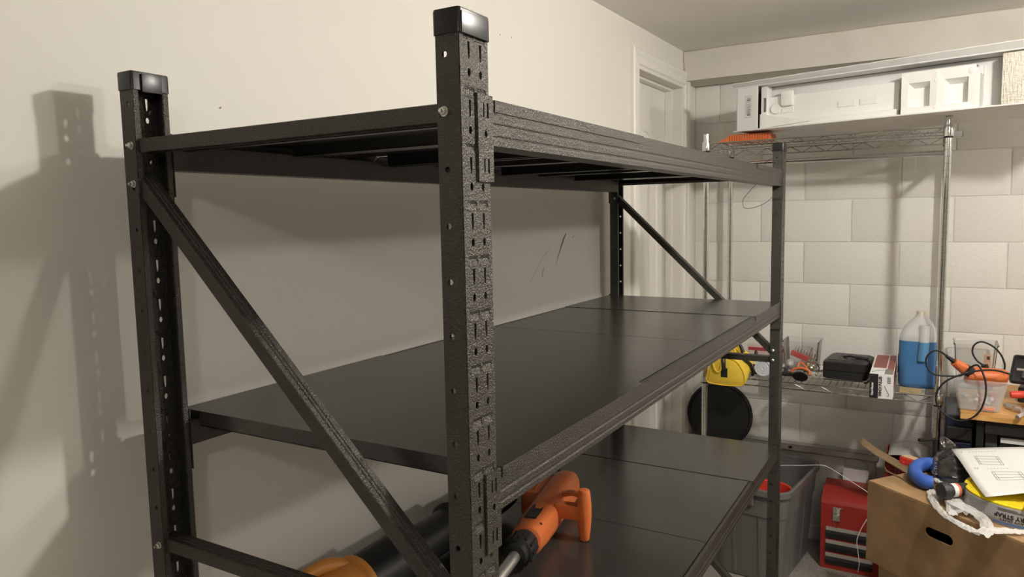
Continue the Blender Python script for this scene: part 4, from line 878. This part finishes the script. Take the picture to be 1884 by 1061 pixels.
for y in (-0.035, 0.015): B().lathe([(0.006, 0), (0.006, 0.004)], (-0.018, y, 0.006), (-1, 0, 0), 10).obj('stud', red_pl, rb_)
bp_ = thing('black_rod', 'short black plastic rod poking out over the red carton', 'rod', (2.30, -0.435, 0.0)); 
B().tube([(-0.02, 0.02, 0.776), (0.05, -0.03, 0.766)], 0.006, 10).obj('rod_body', blackpl, bp_)
B().lathe([(0.008, 0.0), (0.008, 0.766)], (0.05, -0.03, 0.0), seg=10).obj('rod_stem', blackpl, bp_)

blu = thing('rubber_pad', 'blue curved rubber pad lying on the brown box beside the bagged cable', 'pad', (2.035, -0.455, ZT_))
ub = [(0.098*math.cos(math.radians(-8+196*k/14)), 0.046*math.sin(math.radians(-8+196*k/14)), 0.0235) for k in range(15)]
bp0 = B().tube(ub, lambda t: 0.0215, 14, sub=3).obj('pad_body', blue_rb, blu); bp0.scale = (1, 1, 1.08)
# clear bag with black bundled cable
bkb = thing('bagged_cables', 'clear plastic bag packed with black coiled cable on the brown box', 'bagged cable', (2.12, -0.532, ZT_))
for k, (r_, z_, ox, oy) in enumerate(((0.085, 0.014, -0.01, -0.005), (0.078, 0.034, 0.0, 0.0), (0.066, 0.052, 0.008, 0.004), (0.05, 0.066, 0.015, 0.006))):
    B().tube([(ox+r_*1.45*math.cos(a), oy+r_*0.62*math.sin(a), z_+0.004*math.sin(3*a)) for a in [2*math.pi*i/14 for i in range(15)]], 0.0125, 8, sub=2).obj('cable_coil', blackpl, bkb)
rg = []
for k in range(9):
    tt = k/8; rr = math.sin(math.pi*(0.30+0.62*tt))**0.6
    ring = []
    for i in range(26):
        a = 2*math.pi*i/26; nz = 1+0.16*mnoise.noise((math.cos(a)*2.2, math.sin(a)*2.2, tt*3+4))
        ring.append(V(0.158*rr*nz*math.cos(a), 0.078*rr*nz*math.sin(a), 0.004+0.076*tt+0.004*mnoise.noise((math.cos(a)*3, math.sin(a)*3, tt*5))))
    rg.append(ring)
B().loft(rg).obj('bag_film', film_m, bkb)
for (p, r_) in (((0.135, 0.03, 0.085), 0.02),):
    B().tube([(0.10, 0.02, 0.066), (0.125, 0.035, 0.078), (0.145, 0.045, 0.082)], lambda t: 0.016*(1-0.5*t)+0.004, 8).obj('gathered_end', film_m, bkb)
# strap roll in a printed sleeve
SRC = V(1.880, -0.700, ZT_); SR, SH = 0.158, 0.062
sr = thing('recovery_strap', 'roll of bright yellow tow strap in grey printed sleeve on brown box', 'tow strap', SRC)
B().lathe([(SR-0.002, 0.003), (SR-0.002, SH-0.003), (SR-0.008, SH), (0.02, SH-0.001), (0.012, SH-0.006)], (0, 0, 0), seg=64).obj('strap_coil', yellow_web, sr)
for k in range(9):
    r_ = 0.035+k*0.0135; B().tube([(r_*math.cos(a), r_*math.sin(a), SH) for a in [2*math.pi*i/32 for i in range(33)]], 0.0022, 5, sub=1).obj('strap_turn', yellow_web, sr)
B().lathe([(SR, 0.0), (SR+0.001, 0.002), (SR+0.001, SH-0.010), (SR, SH-0.006)], (0, 0, 0), seg=64, cap=False).obj('printed_sleeve', shrink, sr)
AC = math.radians(172)                           # where the title is centred on the sleeve
def wrapf(z, ac, flip=True, rr=SR+0.0016):
    s_ = -1 if flip else 1
    return lambda p: (rr*math.cos(ac+s_*p[0]/SR), rr*math.sin(ac+s_*p[0]/SR), z+(-p[1] if flip else p[1]))
def wrap(z, ac): return lambda p: ((SR+0.0016)*math.cos(ac-p[0]/SR), (SR+0.0016)*math.sin(ac-p[0]/SR), z-p[1])
lettering('RECOVERY STRAP', 0.017, wrap(0.030, AC), ink, sr, bold=0.0006, width=0.135)
lettering('20 FT. HEAVY DUTY', 0.009, wrap(0.018, AC), ink, sr, bold=0.0002, width=0.11)
def patch(a0, a1, z0, z1, m, nm, rr=SR+0.0013):
    b = B(); n_ = 12
    for k in range(n_+1):
        a = a0+(a1-a0)*k/n_; b.v += [(rr*math.cos(a), rr*math.sin(a), z0), (rr*math.cos(a), rr*math.sin(a), z1)]
    b.f = [(2*k, 2*k+2, 2*k+3, 2*k+1) for k in range(n_)]; b.smooth = True; return b.obj(nm, m, sr)
patch(AC-0.45, AC+0.35, 0.004, 0.012, mat('blue_print', (0.12, 0.22, 0.42), 0.4), 'blue_band')
patch(AC+0.02+0.30, AC+0.62, 0.042, 0.051, mat('orange_print', (0.75, 0.25, 0.12), 0.4), 'orange_logo')
for k in range(3): patch(AC-0.38, AC+0.05-0.06*k, 0.0425+k*0.003, 0.0438+k*0.003, ink, 'small_print')
for k in range(9): patch(AC-1.0, AC-0.60, 0.012+k*0.0045, 0.0135+k*0.0045, greyink, 'small_print')
# white shopping bag crumpled under the roll with its handle loop over the front edge
pb_ = thing('shopping_bag', 'crumpled white plastic bag with handle loop on the brown box', 'plastic bag', (1.78, -0.53, ZT_))
PB = V(-1.78, 0.53, 0)
sheet = B(); g1, g2 = 22, 14
A0, A1_, A2, A3 = V(2.02, -0.455, 0), V(1.73, -0.505, 0), V(1.765, -0.572, 0), V(1.985, -0.560, 0)
for i in range(g1+1):
    for k in range(g2+1):
        u, v_ = i/g1, k/g2; p = (A0*(1-u)+A1_*u)*(1-v_)+(A3*(1-u)+A2*u)*v_
        h = 0.004+0.016*abs(mnoise.noise((u*5, v_*5, 1.3)))+0.012*abs(mnoise.noise((u*11, v_*9, 4)))+0.034*max(0, 1-abs(u-0.40)*2.2)*(1-v_)
        sheet.v.append(tuple(p+PB+V(0.008*mnoise.noise((u*6, v_*6, 8)), 0.008*mnoise.noise((u*6, v_*6, 3)), h)))
for i in range(g1):
    for k in range(g2): a = i*(g2+1)+k; sheet.f.append((a, a+1, a+g2+2, a+g2+1))
sheet.smooth = True; sheet.obj('bag_film', bag_m, pb_)
def ribbon(pts, wfn, name):
    """crumpled flat film strip along a path on the box top"""
    P = [V(*p) for p in pts]; Q = []
    for i in range(len(P)-1):
        a = P[max(i-1, 0)]; b_ = P[i]; c = P[i+1]; d = P[min(i+2, len(P)-1)]
        for k in range(6):
            t_ = k/6; Q.append(0.5*((2*b_)+(c-a)*t_+(2*a-5*b_+4*c-d)*t_*t_+(3*b_-a-3*c+d)*t_**3))
    Q.append(P[-1]); b = B(); nW = 9
    for i, p in enumerate(Q):
        tn = (Q[min(i+1, len(Q)-1)]-Q[max(i-1, 0)]); tn.z = 0; tn.normalize(); sd = V(-tn.y, tn.x, 0); w_ = wfn(i/(len(Q)-1))
        for k in range(nW):
            q = k/(nW-1)-0.5; nz = mnoise.noise((i*0.35, k*0.9, 2.0)); n2 = mnoise.noise((i*0.9, k*1.7, 7.0))
            b.v.append(tuple(p+PB+sd*(w_*q*(1+0.25*nz))+V(0, 0, 0.003+0.010*(1-4*q*q)*(0.6+0.5*nz)+0.004*n2)))
    for i in range(len(Q)-1):
        for k in range(nW-1): a = i*nW+k; b.f.append((a, a+1, a+nW+1, a+nW))
    b.smooth = True; return b.obj(name, bag_m, pb_)
ribbon([(1.895, -0.462, 0.010), (1.87, -0.462, 0.008), (1.83, -0.464, 0.006), (1.755, -0.482, 0.004), (1.712, -0.502, 0.003), (1.678, -0.528, 0.003), (1.645, -0.556, 0.003), (1.628, -0.582, 0.003)], lambda t: 0.034-0.012*math.sin(math.pi*t), 'handle_loop')
ribbon([(1.615, -0.572, 0.004), (1.650, -0.592, 0.006), (1.672, -0.630, 0.006), (1.690, -0.67, 0.004), (1.695, -0.70, 0.003)], lambda t: 0.050-0.03*t, 'handle_knot')
ribbon([(1.66, -0.595, 0.006), (1.72, -0.590, 0.010), (1.765, -0.565, 0.014), (1.80, -0.525, 0.018), (1.835, -0.512, 0.012)], lambda t: 0.030+0.02*t, 'handle_loop')
cap_ = thing('aerosol_can', 'small black capped can lying in the white plastic bag', 'can', (1.838, -0.505, ZT_+0.044))
can_ax = V(0.62, -0.78, 0.0)
B().lathe([(0.004, -0.030), (0.019, -0.031), (0.024, -0.029), (0.0265, -0.024), (0.0265, -0.006), (0.022, -0.002)], (0, 0, 0), can_ax, 24).obj('cap', mat('black_gloss_cap', (0.03, 0.03, 0.03), 0.25, bump=(220, 0.8, 0.003)), cap_)
B().lathe([(0.020, -0.003), (0.020, 0.055), (0.014, 0.062)], (0, 0, 0), can_ax, 24).obj('can_body', blackpl, cap_)
B().lathe([(0.0203, 0.004), (0.0203, 0.018)], (0, 0, 0), can_ax, 24, cap=False).obj('white_label', paper_m, cap_); B().lathe([(0.0204, 0.018), (0.0204, 0.026)], (0, 0, 0), can_ax, 24, cap=False).obj('red_label', mat('label_orange_red', (0.7, 0.15, 0.06), 0.4), cap_)
# instruction sheet draped over the bag and the roll
ins = thing('instruction_sheet', 'white printed assembly sheet draped over the strap roll and bag', 'paper sheet', (1.95, -0.62, ZT_+0.075))
IO = V(-1.95, 0.62, -(ZT_+0.075))
def sheet_pt(u, v_):
    a, b_, c_, d_ = V(2.112, -0.512, 0.806), V(1.742, -0.592, 0.790), V(1.808, -0.86, 0.842), V(2.165, -0.80, 0.838)
    p = (a*(1-u)+b_*u)*(1-v_)+(d_*(1-u)+c_*u)*v_
    return p+V(0, 0, 0.004*math.sin(u*5+v_*3)-0.006*math.sin(math.pi*u)*(1-v_))+IO
ib = B(); g = 14
for i in range(g+1):
    for k in range(g+1): ib.v.append(tuple(sheet_pt(i/g, k/g)))
for i in range(g):
    for k in range(g): a = i*(g+1)+k; ib.f.append((a, a+1, a+g+2, a+g+1))
ib.smooth = True; o = ib.obj('sheet', paper_m, ins); md = o.modifiers.new('thick', 'SOLIDIFY'); md.thickness = 0.0012; md.offset = 0
def lines(segs, w_, m_, nm):
    b = B()
    for (u0, v0, u1, v1) in segs:
        p = sheet_pt(u0, v0)+V(0, 0, 0.0014); q = sheet_pt(u1, v1)+V(0, 0, 0.0014); b.bar(p, q, w_, 0.0004)
    return b.obj(nm, m_, ins)
def rackpic(u, v, du, dv):
    s_ = []
    for k in range(4):
        uu = u+du*k/3; s_ += [(uu, v, uu+du*0.16, v+dv)]
    s_ += [(u, v, u+du, v), (u+du*0.16, v+dv, u+du*1.16, v+dv), (u, v+dv*0.08, u+du, v+dv*0.08), (u+du*0.16, v+dv*0.9, u+du*1.16, v+dv*0.9)]
    return s_
lines(rackpic(0.20, 0.16, 0.17, 0.22), 0.0009, greyink, 'line_drawing'); lines(rackpic(0.52, 0.22, 0.17, 0.26), 0.0009, greyink, 'line_drawing')
lines([(0.10, 0.14+k*0.03, 0.105, 0.155+k*0.03) for k in range(9)], 0.0012, greyink, 'printed_text'); lines([(0.46, 0.20+k*0.03, 0.465, 0.215+k*0.03) for k in range(7)], 0.0012, greyink, 'printed_text')
def on_sheet(u, v_, k=1/0.38): return lambda p: sheet_pt(u-p[1]*k, v_+p[0]*k*1.3)+V(0, 0, 0.0014)
lettering('12', 0.014, on_sheet(0.09, 0.06), greyink, ins); lettering('13', 0.014, on_sheet(0.45, 0.10), greyink, ins)
yh = thing('yellow_grip', 'yellow grip with round black end cap resting on strap roll', 'grip', (1.705, -0.695, ZT_+SH+0.003))
B().lathe([(0.0155, 0.012), (0.016, 0.016), (0.016, 0.10), (0.012, 0.104)], (0, 0, 0.0165), (0.93, -0.25, 0), 20).obj('grip_sleeve', yellow_web, yh)
B().lathe([(0.004, -0.002), (0.014, 0), (0.0162, 0.003), (0.0165, 0.014), (0.015, 0.016)], (0, 0, 0.0165), (0.93, -0.25, 0), 20).obj('end_cap', blackpl, yh)

# strings
tag(B().tube([(2.475, 0.235, 0.4335), (2.462, 0.20, 0.47), (2.452, 0.14, 0.525), (2.45, 0.089, 0.546), (2.45, 0.016, 0.558), (2.45, -0.047, 0.570), (2.45, -0.088, 0.572), (2.45, -0.139, 0.548), (2.45, -0.19, 0.520), (2.45, -0.25, 0.485), (2.46, -0.29, 0.44), (2.48, -0.33, 0.30), (2.50, -0.35, 0.10), (2.50, -0.36, 0.002)], 0.0011, 6).obj('white_string', paper_m), 'long thin white string looping from the grey tote towards the brown box', 'string')
tag(B().tube([(2.6575, -0.305, 0.41), (2.63, -0.270, 0.385), (2.604, -0.246, 0.345), (2.60, -0.215, 0.280), (2.60, -0.198, 0.224), (2.60, -0.201, 0.182), (2.60, -0.209, 0.124), (2.60, -0.204, 0.081)], 0.0018, 6).obj('white_string', paper_m), 'short white string hanging from the red carton before the tool chest', 'string')
